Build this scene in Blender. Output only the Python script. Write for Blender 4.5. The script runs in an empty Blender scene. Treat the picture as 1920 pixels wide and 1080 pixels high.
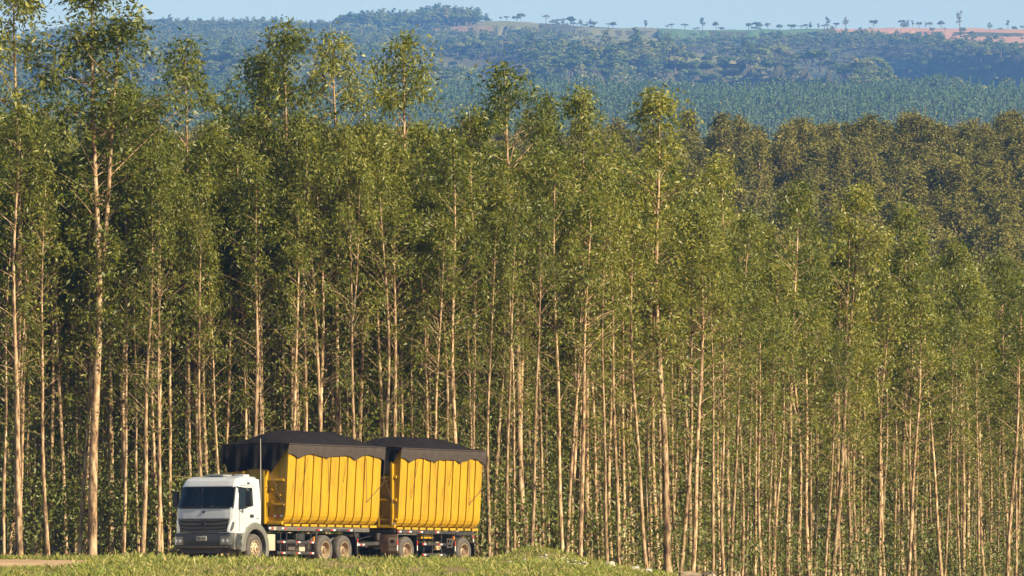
import bpy, bmesh, math, random
import numpy as np
from mathutils import Vector, Quaternion, Matrix

random.seed(7)
RNG = np.random.default_rng(11)
R = math.radians
scene = bpy.context.scene
COL = scene.collection

# ------------------------------------------------------------------ camera
F = 13000.0          # focal length in pixels of a 1920 wide frame
HROW = 1140.0        # row of the horizon
cam_d = bpy.data.cameras.new("camera")
cam_d.sensor_width = 36.0
cam_d.lens = F / 1920.0 * 36.0
cam_d.clip_start = 1.0
cam_d.clip_end = 20000.0
cam = bpy.data.objects.new("camera", cam_d)
COL.objects.link(cam)
cam.location = (0, 0, 0)
cam.rotation_euler = (R(90) + math.atan((HROW - 540.0) / F), 0, 0)
scene.camera = cam

# ------------------------------------------------------------------ sky, sun, exposure
SUN_AZ, SUN_EL = 57.0, 32.0        # degrees to the right of straight behind the camera
world = bpy.data.worlds.new("World")
scene.world = world
world.use_nodes = True
wn = world.node_tree
wn.nodes.clear()
sky = wn.nodes.new("ShaderNodeTexSky")
sky.sky_type = 'NISHITA'
sky.sun_disc = False
sky.sun_elevation = R(SUN_EL)
sun_dir = Vector((math.sin(R(SUN_AZ)) * math.cos(R(SUN_EL)), -math.cos(R(SUN_AZ)) * math.cos(R(SUN_EL)), math.sin(R(SUN_EL))))
sky.sun_rotation = math.atan2(sun_dir.x, sun_dir.y)
sky.altitude = 700
sky.air_density = 1.22
sky.dust_density = 0.3
sky.ozone_density = 0.3
bg = wn.nodes.new("ShaderNodeBackground")
bg.inputs['Strength'].default_value = 0.058
wo = wn.nodes.new("ShaderNodeOutputWorld")
wn.links.new(sky.outputs[0], bg.inputs[0])
wn.links.new(bg.outputs[0], wo.inputs[0])
sd = bpy.data.lights.new("sun", 'SUN')
sd.energy = 5.0
sd.angle = R(0.5)
sd.color = (1.0, 0.835, 0.56)
sun = bpy.data.objects.new("sun", sd)
COL.objects.link(sun)
sun.location = (60, -40, 80)
sun.rotation_euler = sun_dir.to_track_quat('Z', 'Y').to_euler()

vs = scene.view_settings
vs.view_transform = 'Standard'
vs.look = 'None'
vs.exposure = 1.12
vs.gamma = 1.0
vs.use_curve_mapping = False
cy = scene.cycles
cy.max_bounces = 6
cy.diffuse_bounces = 2
cy.glossy_bounces = 2
cy.transmission_bounces = 4
cy.transparent_max_bounces = 8
cy.volume_bounces = 2
cy.sample_clamp_indirect = 4.0
cy.caustics_reflective = False
cy.caustics_refractive = False
cy.use_denoising = True
cy.use_adaptive_sampling = True
cy.adaptive_threshold = 0.02

# ------------------------------------------------------------------ helpers
def sm(a, b, x):
    t = np.clip((x - a) / (b - a), 0, 1)
    return t * t * (3 - 2 * t)

_tab = np.random.default_rng(5).random((256, 256))
def vnoise(x, y):
    xi = np.floor(x).astype(int); yi = np.floor(y).astype(int)
    fx = x - xi; fy = y - yi
    fx = fx * fx * (3 - 2 * fx); fy = fy * fy * (3 - 2 * fy)
    a = _tab[xi % 256, yi % 256]; b = _tab[(xi + 1) % 256, yi % 256]
    c = _tab[xi % 256, (yi + 1) % 256]; d = _tab[(xi + 1) % 256, (yi + 1) % 256]
    return (a * (1 - fx) + b * fx) * (1 - fy) + (c * (1 - fx) + d * fx) * fy
def fbm(x, y, o=3):
    s = 0; a = 1; n = 0
    for k in range(o):
        s = s + a * vnoise(x * 2 ** k + 17.3 * k, y * 2 ** k + 9.1 * k); n += a; a *= .5
    return s / n

def px_of(X, Y): return 960 + F * X / Y
def row_of(Z, Y): return HROW - F * Z / Y
def X_of(px, Y): return (px - 960) / F * Y

PROF_Y = np.array([300, 420, 560, 650, 750, 905, 960, 1150, 2400, 3800, 4600, 5200, 6600, 7400, 8400, 9600.])
PROF_Z = np.array([0, 1.5, 5, 9, 18, 41.8, 40, 43, 110, 260, 332, 388, 538, 612, 704, 750.])

def ground_z(X, Y):
    X = np.asarray(X, float); Y = np.asarray(Y, float)
    crest = 1.56 - .33 * (1 - sm(-15.8, -13, X)) - .60 * np.clip((X - 2.0) / 3.9, 0, 1) - .9 * np.clip((X - 5.9) / 6, 0, 1)
    t = np.clip((Y - 208) / 24, 0, 1)
    bank = crest - 1.5 * (1 - t) ** 1.5
    bank = np.where(Y < 208, np.interp(Y, [0, 100, 208], [-1.65, -1.6, 0.06]) + (crest - 1.56) * np.clip(Y / 208, 0, 1), bank)
    zr = 1.52 + .013 * (Y - 236) * (1 - sm(-14, -11, X)) - 1.3 * sm(1, 12, X)
    zs = 1.85 - 1.65 * sm(-3, 12, X)
    z = bank + (zr - bank) * sm(233, 237.5, Y)
    z = z + (zs - z) * sm(254, 264, Y)
    z = z + .46 * np.exp(-((X - .85) / np.where(X < .85, 1.15, 1.5)) ** 2 - ((Y - 235.2) / 1.5) ** 2)
    z = z + (fbm(X * .5, Y * .25) - .5) * .10 * sm(100, 200, Y) * (1 - sm(-12.6, -12, X) * (1 - sm(0, 1, X)) * sm(235.5, 237, Y) * (1 - sm(254, 256, Y)))
    far = np.interp(Y, PROF_Y, PROF_Z)
    far = far + (fbm(X / 60, Y / 60) - .5) * 6 * sm(600, 800, Y)
    far = far + .06 * np.clip(X - 20, 0, 100) * sm(650, 800, Y) * (1 - sm(1000, 1400, Y))
    env = sm(4500, 5000, Y) * (1 - sm(6200, 7300, Y))
    nz = fbm(X / 190 + 3.1, Y / 800 + 1.7, 2)
    fold = (1 - np.abs(2 * nz - 1) * 2.2) - .95
    far = far + env * fold * 235 + sm(4400, 4800, Y) * (fbm(X / 80, Y / 120 + 7, 2) - .5) * 16 * (1 - sm(6600, 7400, Y))
    pxx = px_of(X, np.maximum(Y, 1.0))
    ridge = -44 * sm(200, -100, pxx) + 3 * np.exp(-((pxx - 820) / 120) ** 2) + 6 * np.exp(-((pxx - 960) / 130) ** 2) - 2.0 * sm(1000, 1300, pxx)
    far = far + ridge * sm(7000, 8200, Y)
    lim = (HROW - np.interp(Y, [4600, 7000, 8000, 9600], [150, 84, 66, 40])) / F * Y
    far = np.where((Y > 4600) & (Y < 7900), np.minimum(far, lim), far)
    return z + (far - z) * sm(300, 420, Y)

def link(o, parent=None):
    COL.objects.link(o)
    if parent is not None: o.parent = parent
    return o

def tag(o, label=None, cat=None, group=None, kind=None):
    if label: o["label"] = label
    if cat: o["category"] = cat
    if group: o["group"] = group
    if kind: o["kind"] = kind
    return o

def empty(name, loc=(0, 0, 0), quat=None, scale=1.0):
    o = bpy.data.objects.new(name, None)
    o.empty_display_size = .2
    o.location = loc
    if quat is not None:
        o.rotation_mode = 'QUATERNION'; o.rotation_quaternion = quat
    o.scale = (scale,) * 3 if np.isscalar(scale) else scale
    return link(o)

def np_mesh(name, V, Fc, mats, smooth=False, midx=None):
    """V (n,3); Fc (m,k) all the same k"""
    V = np.asarray(V, np.float32); Fc = np.asarray(Fc, np.int32)
    me = bpy.data.meshes.new(name)
    me.vertices.add(len(V)); me.vertices.foreach_set("co", V.ravel())
    m, k = Fc.shape
    me.loops.add(m * k); me.loops.foreach_set("vertex_index", Fc.ravel())
    me.polygons.add(m)
    me.polygons.foreach_set("loop_start", np.arange(0, m * k, k, dtype=np.int32))
    me.polygons.foreach_set("loop_total", np.full(m, k, np.int32))
    if smooth: me.polygons.foreach_set("use_smooth", np.ones(m, bool))
    for mt in (mats if isinstance(mats, (list, tuple)) else [mats]): me.materials.append(mt)
    if midx is not None: me.polygons.foreach_set("material_index", np.asarray(midx, np.int32))
    me.update(calc_edges=True); me.validate()
    return me

class MB:
    """collects simple shapes, builds ONE mesh object"""
    def __init__(s): s.v = []; s.f = []
    def add(s, v, f):
        n = len(s.v); s.v += [tuple(p) for p in v]; s.f += [tuple(n + i for i in q) for q in f]; return s
    def box(s, x0, x1, y0, y1, z0, z1):
        v = [(x, y, z) for x in (x0, x1) for y in (y0, y1) for z in (z0, z1)]
        return s.add(v, [(0, 1, 3, 2), (4, 6, 7, 5), (0, 4, 5, 1), (2, 3, 7, 6), (0, 2, 6, 4), (1, 5, 7, 3)])
    def bar(s, p0, p1, w, h, up=(0, 0, 1)):
        p0 = Vector(p0); p1 = Vector(p1); d = (p1 - p0).normalized(); up = Vector(up)
        if abs(d.dot(up)) > .95: up = Vector((1, 0, 0))
        sx = d.cross(up).normalized() * w / 2; sz = sx.cross(d).normalized() * h / 2
        v = [p + a * sx + b * sz for p in (p0, p1) for a, b in ((-1, -1), (1, -1), (1, 1), (-1, 1))]
        return s.add(v, [(3, 2, 1, 0), (4, 5, 6, 7), (0, 1, 5, 4), (1, 2, 6, 5), (2, 3, 7, 6), (3, 0, 4, 7)])
    def tube(s, pts, rad, n=8, caps=True):
        pts = [Vector(p) for p in pts]
        if np.isscalar(rad): rad = [rad] * len(pts)
        v = []; f = []
        for i, p in enumerate(pts):
            d = (pts[min(i + 1, len(pts) - 1)] - pts[max(i - 1, 0)]).normalized()
            u = d.cross(Vector((0, 0, 1)));
            if u.length < .05: u = d.cross(Vector((1, 0, 0)))
            u.normalize(); w = d.cross(u)
            for k in range(n):
                a = 2 * math.pi * k / n
                v.append(p + (u * math.cos(a) + w * math.sin(a)) * rad[i])
        for i in range(len(pts) - 1):
            for k in range(n):
                f.append((i * n + k, i * n + (k + 1) % n, (i + 1) * n + (k + 1) % n, (i + 1) * n + k))
        if caps:
            f.append(tuple(range(n))[::-1]); f.append(tuple((len(pts) - 1) * n + k for k in range(n)))
        return s.add(v, f)
    def lathe_y(s, prof, c=(0, 0, 0), n=28):
        """prof: (r, y) pairs, turned round the y axis through c"""
        v = []; f = []
        for r, y in prof:
            for k in range(n):
                a = 2 * math.pi * k / n
                v.append((c[0] + r * math.cos(a), c[1] + y, c[2] + r * math.sin(a)))
        for i in range(len(prof) - 1):
            for k in range(n):
                f.append((i * n + k, i * n + (k + 1) % n, (i + 1) * n + (k + 1) % n, (i + 1) * n + k))
        return s.add(v, f)
    def grid(s, P):
        """P[i][j] points -> quads"""
        ni, nj = len(P), len(P[0])
        v = [p for r in P for p in r]
        return s.add(v, [(i * nj + j, i * nj + j + 1, (i + 1) * nj + j + 1, (i + 1) * nj + j) for i in range(ni - 1) for j in range(nj - 1)])
    def build(s, name, mat, parent=None, bevel=0, smooth=False, solid=0):
        me = bpy.data.meshes.new(name)
        me.from_pydata(s.v, [], s.f); me.materials.append(mat)
        bm = bmesh.new(); bm.from_mesh(me)
        bmesh.ops.recalc_face_normals(bm, faces=bm.faces)
        if solid:
            bmesh.ops.solidify(bm, geom=bm.faces[:], thickness=solid)
        if bevel:
            ed = [e for e in bm.edges if len(e.link_faces) == 2 and e.calc_face_angle(0) > .5]
            bmesh.ops.bevel(bm, geom=ed, offset=bevel, segments=2, affect='EDGES', profile=.6, clamp_overlap=True)
        bm.to_mesh(me); bm.free()
        if smooth or bevel:
            me.polygons.foreach_set("use_smooth", np.ones(len(me.polygons), bool))
            me.set_sharp_from_angle(angle=R(40))
        return link(bpy.data.objects.new(name, me), parent)

# ------------------------------------------------------------------ materials
def mat(name, col, rough=.6, metal=0, spec=.5, var=0, vscale=8.0, bump=0, bscale=60, coat=0, dirt=None, dirt_amt=.0, dirt_scale=3.0, stretch=None):
    m = bpy.data.materials.new(name); m.use_nodes = True
    nt = m.node_tree; b = nt.nodes["Principled BSDF"]
    b.inputs["Base Color"].default_value = (*col, 1)
    b.inputs["Roughness"].default_value = rough
    b.inputs["Metallic"].default_value = metal
    b.inputs["Specular IOR Level"].default_value = spec
    b.inputs["Coat Weight"].default_value = coat
    tc = nt.nodes.new("ShaderNodeTexCoord")
    out = None
    if var:
        n = nt.nodes.new("ShaderNodeTexNoise"); n.inputs["Scale"].default_value = vscale; n.inputs["Detail"].default_value = 6
        nt.links.new(tc.outputs["Object"], n.inputs["Vector"])
        r = nt.nodes.new("ShaderNodeValToRGB")
        r.color_ramp.elements[0].position = .3; r.color_ramp.elements[1].position = .7
        r.color_ramp.elements[0].color = (*[c * (1 - var) for c in col], 1)
        r.color_ramp.elements[1].color = (*[min(1, c * (1 + var)) for c in col], 1)
        nt.links.new(n.outputs["Fac"], r.inputs["Fac"]); out = r.outputs["Color"]
    if dirt:
        n = nt.nodes.new("ShaderNodeTexNoise"); n.inputs["Scale"].default_value = dirt_scale; n.inputs["Detail"].default_value = 8; n.inputs["Roughness"].default_value = .7
        if stretch:
            mp = nt.nodes.new("ShaderNodeMapping"); mp.inputs["Scale"].default_value = stretch
            nt.links.new(tc.outputs["Object"], mp.inputs[0]); nt.links.new(mp.outputs[0], n.inputs["Vector"])
        else: nt.links.new(tc.outputs["Object"], n.inputs["Vector"])
        r = nt.nodes.new("ShaderNodeMapRange"); r.inputs[1].default_value = .5; r.inputs[2].default_value = .75; r.inputs[4].default_value = dirt_amt
        nt.links.new(n.outputs["Fac"], r.inputs[0])
        mx = nt.nodes.new("ShaderNodeMix"); mx.data_type = 'RGBA'
        nt.links.new(r.outputs[0], mx.inputs[0])
        if out: nt.links.new(out, mx.inputs[6])
        else: mx.inputs[6].default_value = (*col, 1)
        mx.inputs[7].default_value = (*dirt, 1); out = mx.outputs[2]
    if out: nt.links.new(out, b.inputs["Base Color"])
    if bump:
        n = nt.nodes.new("ShaderNodeTexNoise"); n.inputs["Scale"].default_value = bscale; n.inputs["Detail"].default_value = 4
        nt.links.new(tc.outputs["Object"], n.inputs["Vector"])
        bp = nt.nodes.new("ShaderNodeBump"); bp.inputs["Strength"].default_value = bump; bp.inputs["Distance"].default_value = .02
        nt.links.new(n.outputs["Fac"], bp.inputs["Height"]); nt.links.new(bp.outputs[0], b.inputs["Normal"])
    return m

def leaf_mat(name, stops, rough=.45, trans=.25, spec=.5, tint=(1.3, 1.25, .5), obj_w=.5):
    """stops: list of (pos, rgb); tone from each leaf's and each tree's own random number"""
    m = bpy.data.materials.new(name); m.use_nodes = True
    nt = m.node_tree; b = nt.nodes["Principled BSDF"]; o = nt.nodes["Material Output"]
    g = nt.nodes.new("ShaderNodeNewGeometry"); oi = nt.nodes.new("ShaderNodeObjectInfo")
    ma = nt.nodes.new("ShaderNodeMath"); ma.operation = 'MULTIPLY'; ma.inputs[1].default_value = 1 - obj_w
    mb_ = nt.nodes.new("ShaderNodeMath"); mb_.operation = 'MULTIPLY_ADD'; mb_.inputs[1].default_value = obj_w
    nt.links.new(g.outputs["Random Per Island"], ma.inputs[0])
    nt.links.new(oi.outputs["Random"], mb_.inputs[0]); nt.links.new(ma.outputs[0], mb_.inputs[2])
    r = nt.nodes.new("ShaderNodeValToRGB")
    el = r.color_ramp.elements
    while len(el) < len(stops): el.new(.5)
    for e, (p, c) in zip(el, stops): e.position = p; e.color = (*c, 1)
    nt.links.new(mb_.outputs[0], r.inputs["Fac"])
    nt.links.new(r.outputs["Color"], b.inputs["Base Color"])
    b.inputs["Roughness"].default_value = rough; b.inputs["Specular IOR Level"].default_value = spec
    tr = nt.nodes.new("ShaderNodeBsdfTranslucent")
    ml = nt.nodes.new("ShaderNodeMix"); ml.data_type = 'RGBA'; ml.blend_type = 'MULTIPLY'; ml.inputs[0].default_value = 1
    ml.inputs[7].default_value = (*tint, 1)
    nt.links.new(r.outputs["Color"], ml.inputs[6]); nt.links.new(ml.outputs[2], tr.inputs["Color"])
    mx = nt.nodes.new("ShaderNodeMixShader"); mx.inputs[0].default_value = trans
    nt.links.new(b.outputs[0], mx.inputs[1]); nt.links.new(tr.outputs[0], mx.inputs[2]); nt.links.new(mx.outputs[0], o.inputs[0])
    return m

def bark_mat():
    m = bpy.data.materials.new("eucalyptus_bark"); m.use_nodes = True
    nt = m.node_tree; b = nt.nodes["Principled BSDF"]; L = nt.links.new
    tc = nt.nodes.new("ShaderNodeTexCoord"); oi = nt.nodes.new("ShaderNodeObjectInfo")
    mp = nt.nodes.new("ShaderNodeMapping"); mp.inputs["Scale"].default_value = (7, 7, 1.6)
    av = nt.nodes.new("ShaderNodeVectorMath"); av.operation = 'ADD'
    cb = nt.nodes.new("ShaderNodeCombineXYZ"); mu = nt.nodes.new("ShaderNodeMath"); mu.operation = 'MULTIPLY'; mu.inputs[1].default_value = 90
    L(oi.outputs["Random"], mu.inputs[0]); L(mu.outputs[0], cb.inputs[2])
    L(tc.outputs["Object"], av.inputs[0]); L(cb.outputs[0], av.inputs[1]); L(av.outputs[0], mp.inputs[0])
    n = nt.nodes.new("ShaderNodeTexNoise"); n.inputs["Scale"].default_value = 1.0; n.inputs["Detail"].default_value = 6; n.inputs["Roughness"].default_value = .65
    L(mp.outputs[0], n.inputs["Vector"])
    r = nt.nodes.new("ShaderNodeValToRGB"); el = r.color_ramp.elements
    el.new(.5); el.new(.6)
    for e, (p, c) in zip(el, ((.39, (.080, .048, .028)), (.46, (.25, .155, .085)), (.54, (.43, .29, .165)), (.65, (.55, .43, .29)))): e.position = p; e.color = (*c, 1)
    L(n.outputs["Fac"], r.inputs["Fac"])
    hs = nt.nodes.new("ShaderNodeHueSaturation")
    mr = nt.nodes.new("ShaderNodeMapRange"); mr.inputs[3].default_value = .75; mr.inputs[4].default_value = 1.2
    L(oi.outputs["Random"], mr.inputs[0]); L(mr.outputs[0], hs.inputs["Value"]); L(r.outputs["Color"], hs.inputs["Color"])
    L(hs.outputs[0], b.inputs["Base Color"])
    b.inputs["Roughness"].default_value = .8; b.inputs["Specular IOR Level"].default_value = .25
    bp = nt.nodes.new("ShaderNodeBump"); bp.inputs["Strength"].default_value = .5; bp.inputs["Distance"].default_value = .03
    L(n.outputs["Fac"], bp.inputs["Height"]); L(bp.outputs[0], b.inputs["Normal"])
    return m

def ground_mat(name, cols, scales=(.35, 6.0), bump=.4):
    m = bpy.data.materials.new(name); m.use_nodes = True
    nt = m.node_tree; b = nt.nodes["Principled BSDF"]; L = nt.links.new
    tc = nt.nodes.new("ShaderNodeTexCoord")
    ns = []
    for s in scales:
        n = nt.nodes.new("ShaderNodeTexNoise"); n.inputs["Scale"].default_value = s; n.inputs["Detail"].default_value = 8
        n.inputs["Roughness"].default_value = .65
        L(tc.outputs["Object"], n.inputs["Vector"]); ns.append(n)
    ad = nt.nodes.new("ShaderNodeMath"); ad.operation = 'MULTIPLY_ADD'; ad.inputs[1].default_value = .5
    hf = nt.nodes.new("ShaderNodeMath"); hf.operation = 'MULTIPLY'; hf.inputs[1].default_value = .5
    L(ns[1].outputs["Fac"], hf.inputs[0]); L(ns[0].outputs["Fac"], ad.inputs[0]); L(hf.outputs[0], ad.inputs[2])
    r = nt.nodes.new("ShaderNodeValToRGB"); el = r.color_ramp.elements
    while len(el) < len(cols): el.new(.5)
    for i, (e, c) in enumerate(zip(el, cols)): e.position = .36 + .28 * i / (len(cols) - 1); e.color = (*c, 1)
    L(ad.outputs[0], r.inputs["Fac"]); L(r.outputs[0], b.inputs["Base Color"])
    b.inputs["Roughness"].default_value = .95; b.inputs["Specular IOR Level"].default_value = .1
    bp = nt.nodes.new("ShaderNodeBump"); bp.inputs["Strength"].default_value = bump; bp.inputs["Distance"].default_value = .05
    L(ns[1].outputs["Fac"], bp.inputs["Height"]); L(bp.outputs[0], b.inputs["Normal"])
    return m

M = {}
M['bark'] = bark_mat()
M['leaf'] = leaf_mat("eucalyptus_leaf", [(0.0, (.046, .068, .010)), (.35, (.110, .134, .018)), (.7, (.22, .226, .034)), (1.0, (.42, .375, .085))], rough=.46, trans=.36, spec=.45, obj_w=.35)
M['leaf_mid'] = leaf_mat("hillside_leaf", [(0.0, (.10, .100, .014)), (.5, (.165, .150, .022)), (1.0, (.24, .20, .04))], rough=.6, trans=.2, spec=.3)
M['leaf_far'] = leaf_mat("valley_leaf", [(0.0, (.045, .075, .020)), (.35, (.10, .14, .030)), (.65, (.18, .21, .045)), (.85, (.26, .26, .070)), (1.0, (.28, .19, .11))], rough=.7, trans=.15, spec=.2, obj_w=.75)
M['leaf_far_p'] = leaf_mat("far_plantation_leaf", [(0.0, (.07, .12, .045)), (1.0, (.13, .19, .07))], rough=.7, trans=.15, spec=.2)
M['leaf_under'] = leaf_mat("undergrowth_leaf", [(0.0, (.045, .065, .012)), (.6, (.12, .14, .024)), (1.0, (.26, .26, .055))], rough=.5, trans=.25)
M['grass'] = leaf_mat("grass_blade", [(0.0, (.10, .155, .018)), (.4, (.19, .24, .034)), (.7, (.34, .32, .075)), (1.0, (.52, .44, .21))], rough=.6, trans=.3, spec=.3, obj_w=0)
def dry_patches(m, col, scale):
    nt = m.node_tree; b = nt.nodes["Principled BSDF"]; L = nt.links.new; src = b.inputs["Base Color"].links[0].from_socket
    tc = nt.nodes.new("ShaderNodeTexCoord"); n = nt.nodes.new("ShaderNodeTexNoise"); n.inputs["Scale"].default_value = scale; n.inputs["Detail"].default_value = 5
    mp = nt.nodes.new("ShaderNodeMapRange"); mp.inputs[1].default_value = .48; mp.inputs[2].default_value = .70; mp.inputs[4].default_value = .6
    mx = nt.nodes.new("ShaderNodeMix"); mx.data_type = 'RGBA'; mx.inputs[7].default_value = (*col, 1)
    L(tc.outputs["Object"], n.inputs["Vector"]); L(n.outputs["Fac"], mp.inputs[0]); L(mp.outputs[0], mx.inputs[0]); L(src, mx.inputs[6]); L(mx.outputs[2], b.inputs["Base Color"])
dry_patches(M['grass'], (.36, .30, .13), .55)
M['ground'] = ground_mat("forest_floor", [(.05, .055, .02), (.09, .085, .03), (.13, .105, .05)])
M['dirt'] = ground_mat("dry_dirt", [(.24, .15, .085), (.38, .26, .15), (.46, .33, .20)], (.5, 9.0))
M['field'] = ground_mat("ploughed_soil", [(.36, .18, .10), (.44, .24, .135), (.50, .29, .17)], (.02, .3))
M['pasture'] = ground_mat("pasture_grass", [(.12, .13, .04), (.19, .18, .065), (.26, .21, .10)], (.02, .2))
M['pasture_g'] = ground_mat("green_pasture", [(.07, .13, .04), (.10, .17, .05), (.15, .20, .07)], (.02, .2))
M['redsoil'] = ground_mat("red_soil", [(.13, .10, .05), (.20, .14, .08), (.27, .18, .11)], (.05, .4))
M['rock'] = mat("pale_stone", (.46, .42, .36), .9, var=.35, vscale=5, bump=.6, bscale=12)
M['log'] = mat("broken_wood", (.20, .15, .10), .9, var=.5, vscale=6, bump=.7, bscale=14)
M['plank'] = mat("weathered_plank", (.46, .40, .32), .85, var=.25, vscale=5)

# ------------------------------------------------------------------ terrain (one sheet)
def build_ground():
    ys = np.concatenate([np.arange(-60, 200, 10), np.arange(200, 266, .5), np.arange(266, 420, 3), np.arange(420, 1200, 12), np.arange(1200, 9601, 40)])
    s = np.linspace(-1, 1, 281); s = .35 * s + .65 * s ** 3
    W = np.maximum(70, .24 * ys)
    X = s[None, :] * W[:, None]; Y = np.repeat(ys[:, None], len(s), 1)
    Z = ground_z(X, Y)
    V = np.stack([X, Y, Z], -1).reshape(-1, 3)
    ni, nj = X.shape
    i, j = np.meshgrid(np.arange(ni - 1), np.arange(nj - 1), indexing='ij')
    a = (i * nj + j).ravel()
    Fc = np.stack([a, a + 1, a + nj + 1, a + nj], -1)
    o = link(bpy.data.objects.new("ground", np_mesh("ground", V, Fc, M['ground'], True)))
    tag(o, kind="structure", label="grassy bank and wooded land rising to the far hills")
build_ground()

def draped(name, xs, ys, keep, mat_, dz, label):
    """a sheet on the ground: keep(x,y) on cell centres"""
    X, Y = np.meshgrid(xs, ys)
    V = np.stack([X, Y, ground_z(X, Y) + dz], -1).reshape(-1, 3)
    ni, nj = X.shape
    i, j = np.meshgrid(np.arange(ni - 1), np.arange(nj - 1), indexing='ij')
    a = (i * nj + j).ravel()
    Fc = np.stack([a, a + 1, a + nj + 1, a + nj], -1)
    c = V[Fc].mean(1)
    Fc = Fc[keep(c[:, 0], c[:, 1])]
    used, inv = np.unique(Fc.ravel(), return_inverse=True)
    o = link(bpy.data.objects.new(name, np_mesh(name, V[used], inv.reshape(-1, 4), mat_, True)))
    return tag(o, kind="structure", label=label)

P0 = np.array([-9.94, 240.6]); HD = np.array([-.5, -.8660254]); LF = np.array([.8660254, -.5])
ROADPTS = np.array([[8, 271.7], [-9.94, 240.6], [-12.2, 237.9], [-15.5, 237.2], [-20, 238.2], [-45, 245]])
def road_dist(x, y):
    d = np.full(np.shape(x), 1e9)
    for (ax, ay), (bx, by) in zip(ROADPTS[:-1], ROADPTS[1:]):
        vx, vy = bx - ax, by - ay
        t = np.clip(((x - ax) * vx + (y - ay) * vy) / (vx * vx + vy * vy), 0, 1)
        d = np.minimum(d, np.hypot(x - ax - t * vx, y - ay - t * vy))
    return d
def is_road(x, y):
    jag = (fbm(x * .9, y * .5) - .5) * 1.6
    w = (road_dist(x, y) < 2.6 + jag) & (y > 234.8 + jag * .5)
    wedge = (x < -14.3 + jag) & (y > 236 + jag) & (y < 253 + jag + (x + 14.3) * .25)
    return (w | wedge) & (x < 4)
draped("dirt_road", np.arange(-46, 5, .25), np.arange(233, 264, .25), is_road, M['dirt'], .012, "dry pale brown dirt road behind the grass bank")

def far_patch(name, pxs, ylo, yhi, m, label, n=26):
    P = []
    for px in pxs:
        y0, y1 = ylo(px), yhi(px)
        yy = np.linspace(y0, y1, n); xx = X_of(px, yy)
        P.append(np.stack([xx, yy, ground_z(xx, yy) + .8], -1))
    V = np.array(P); ni, nj = V.shape[:2]
    i, j = np.meshgrid(np.arange(ni - 1), np.arange(nj - 1), indexing='ij'); a = (i * nj + j).ravel()
    o = link(bpy.data.objects.new(name, np_mesh(name, V.reshape(-1, 3), np.stack([a, a + nj, a + nj + 1, a + 1], -1), m, True)))
    return tag(o, kind="structure", label=label)
_yy = np.linspace(4600, 8600, 500)
def Y_at(px, row):
    rr = row_of(ground_z(X_of(px, _yy), _yy), _yy)
    k = np.nonzero(rr <= row)[0]
    return _yy[k[0]] if len(k) else 8400.
W_ = lambda px, s, a: a * math.sin(px * s) + a * .6 * math.sin(px * s * 2.7 + 1)
PATCHES = [  # px0, px1, lower row at px0, at px1, upper row, material
    ("ploughed_field", 1555, 2050, 69, 99, 0, M['field'], "pink bare ploughed field on the far plateau rim"),
    ("hill_pasture", 885, 1010, 68, 72, 0, M['pasture'], "pale grass hilltop pasture with scattered trees"),
    ("hill_pasture", 1055, 1240, 86, 104, 52, M['pasture'], "dry sloping pasture below the hilltop trees"),
    ("hill_field", 1235, 1545, 80, 78, 0, M['pasture_g'], "green field along the ridge behind scattered trees"),
    ("hill_clearing", 1245, 1400, 122, 120, 104, M['pasture'], "long tan clearing in the hillside forest"),
    ("red_cutting", 740, 965, 66, 76, 56, M['redsoil'], "thin reddish bare strips below the ridge trees"),
    ("red_cutting", 1052, 1074, 96, 96, 80, M['redsoil'], "small red soil scar on the hillside")]
PATCH_Y = []
for nm, a, b, r0, r1, ru, m_, lb in PATCHES:
    wob = .6 if ru else .3
    ylo = lambda px, a=a, b=b, r0=r0, r1=r1: Y_at(px, np.interp(px, [a, b], [r0, r1]) + 1.2 * math.sin(px * .05) + .8 * math.sin(px * .17))
    yhi = lambda px, ru=ru: (Y_at(px, ru + 1.5 * math.sin(px * .06 + 2)) if ru else 8380.)
    def yh2(px, a=a, b=b, ylo=ylo, yhi=yhi):
        e = min(1, max(0, (px - a) / 40)) * min(1, max(0, (b - px) / 40)); lo = ylo(px)
        return lo + max(2, (max(yhi(px), lo + 4) - lo) * (e ** .5 if yhi(px) < 8379 else 1))
    far_patch(nm, np.linspace(a, b, max(8, int((b - a) / 6))), ylo, yh2, m_, lb)
    PATCH_Y.append((a, b, ylo, yh2))
_pc = {}
def in_patch(px, y, pad=0):
    for k, (a, b, ylo, yhi) in enumerate(PATCH_Y):
        if a <= px <= b:
            q = (k, int(px / 4))
            if q not in _pc: _pc[q] = (ylo(px), yhi(px))
            lo, hi = _pc[q]
            if lo - pad <= y <= hi + pad: return True
    return False

# ------------------------------------------------------------------ tree prototypes
def leaf_quads(P, D, N, ln, wd):
    """kite shaped leaves at P, along D, facing N"""
    S = np.cross(D, N); S /= np.linalg.norm(S, axis=1, keepdims=True) + 1e-9
    ln = ln[:, None]; wd = wd[:, None]
    a = P; b = P + D * ln * .4 + S * wd * .5; c = P + D * ln + N * ln * .06; d = P + D * ln * .4 - S * wd * .5
    V = np.stack([a, b, c, d], 1).reshape(-1, 3)
    Fc = np.arange(len(P) * 4).reshape(-1, 4)
    return V, Fc
def unit(v): return v / (np.linalg.norm(v, axis=-1, keepdims=True) + 1e-9)

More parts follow.
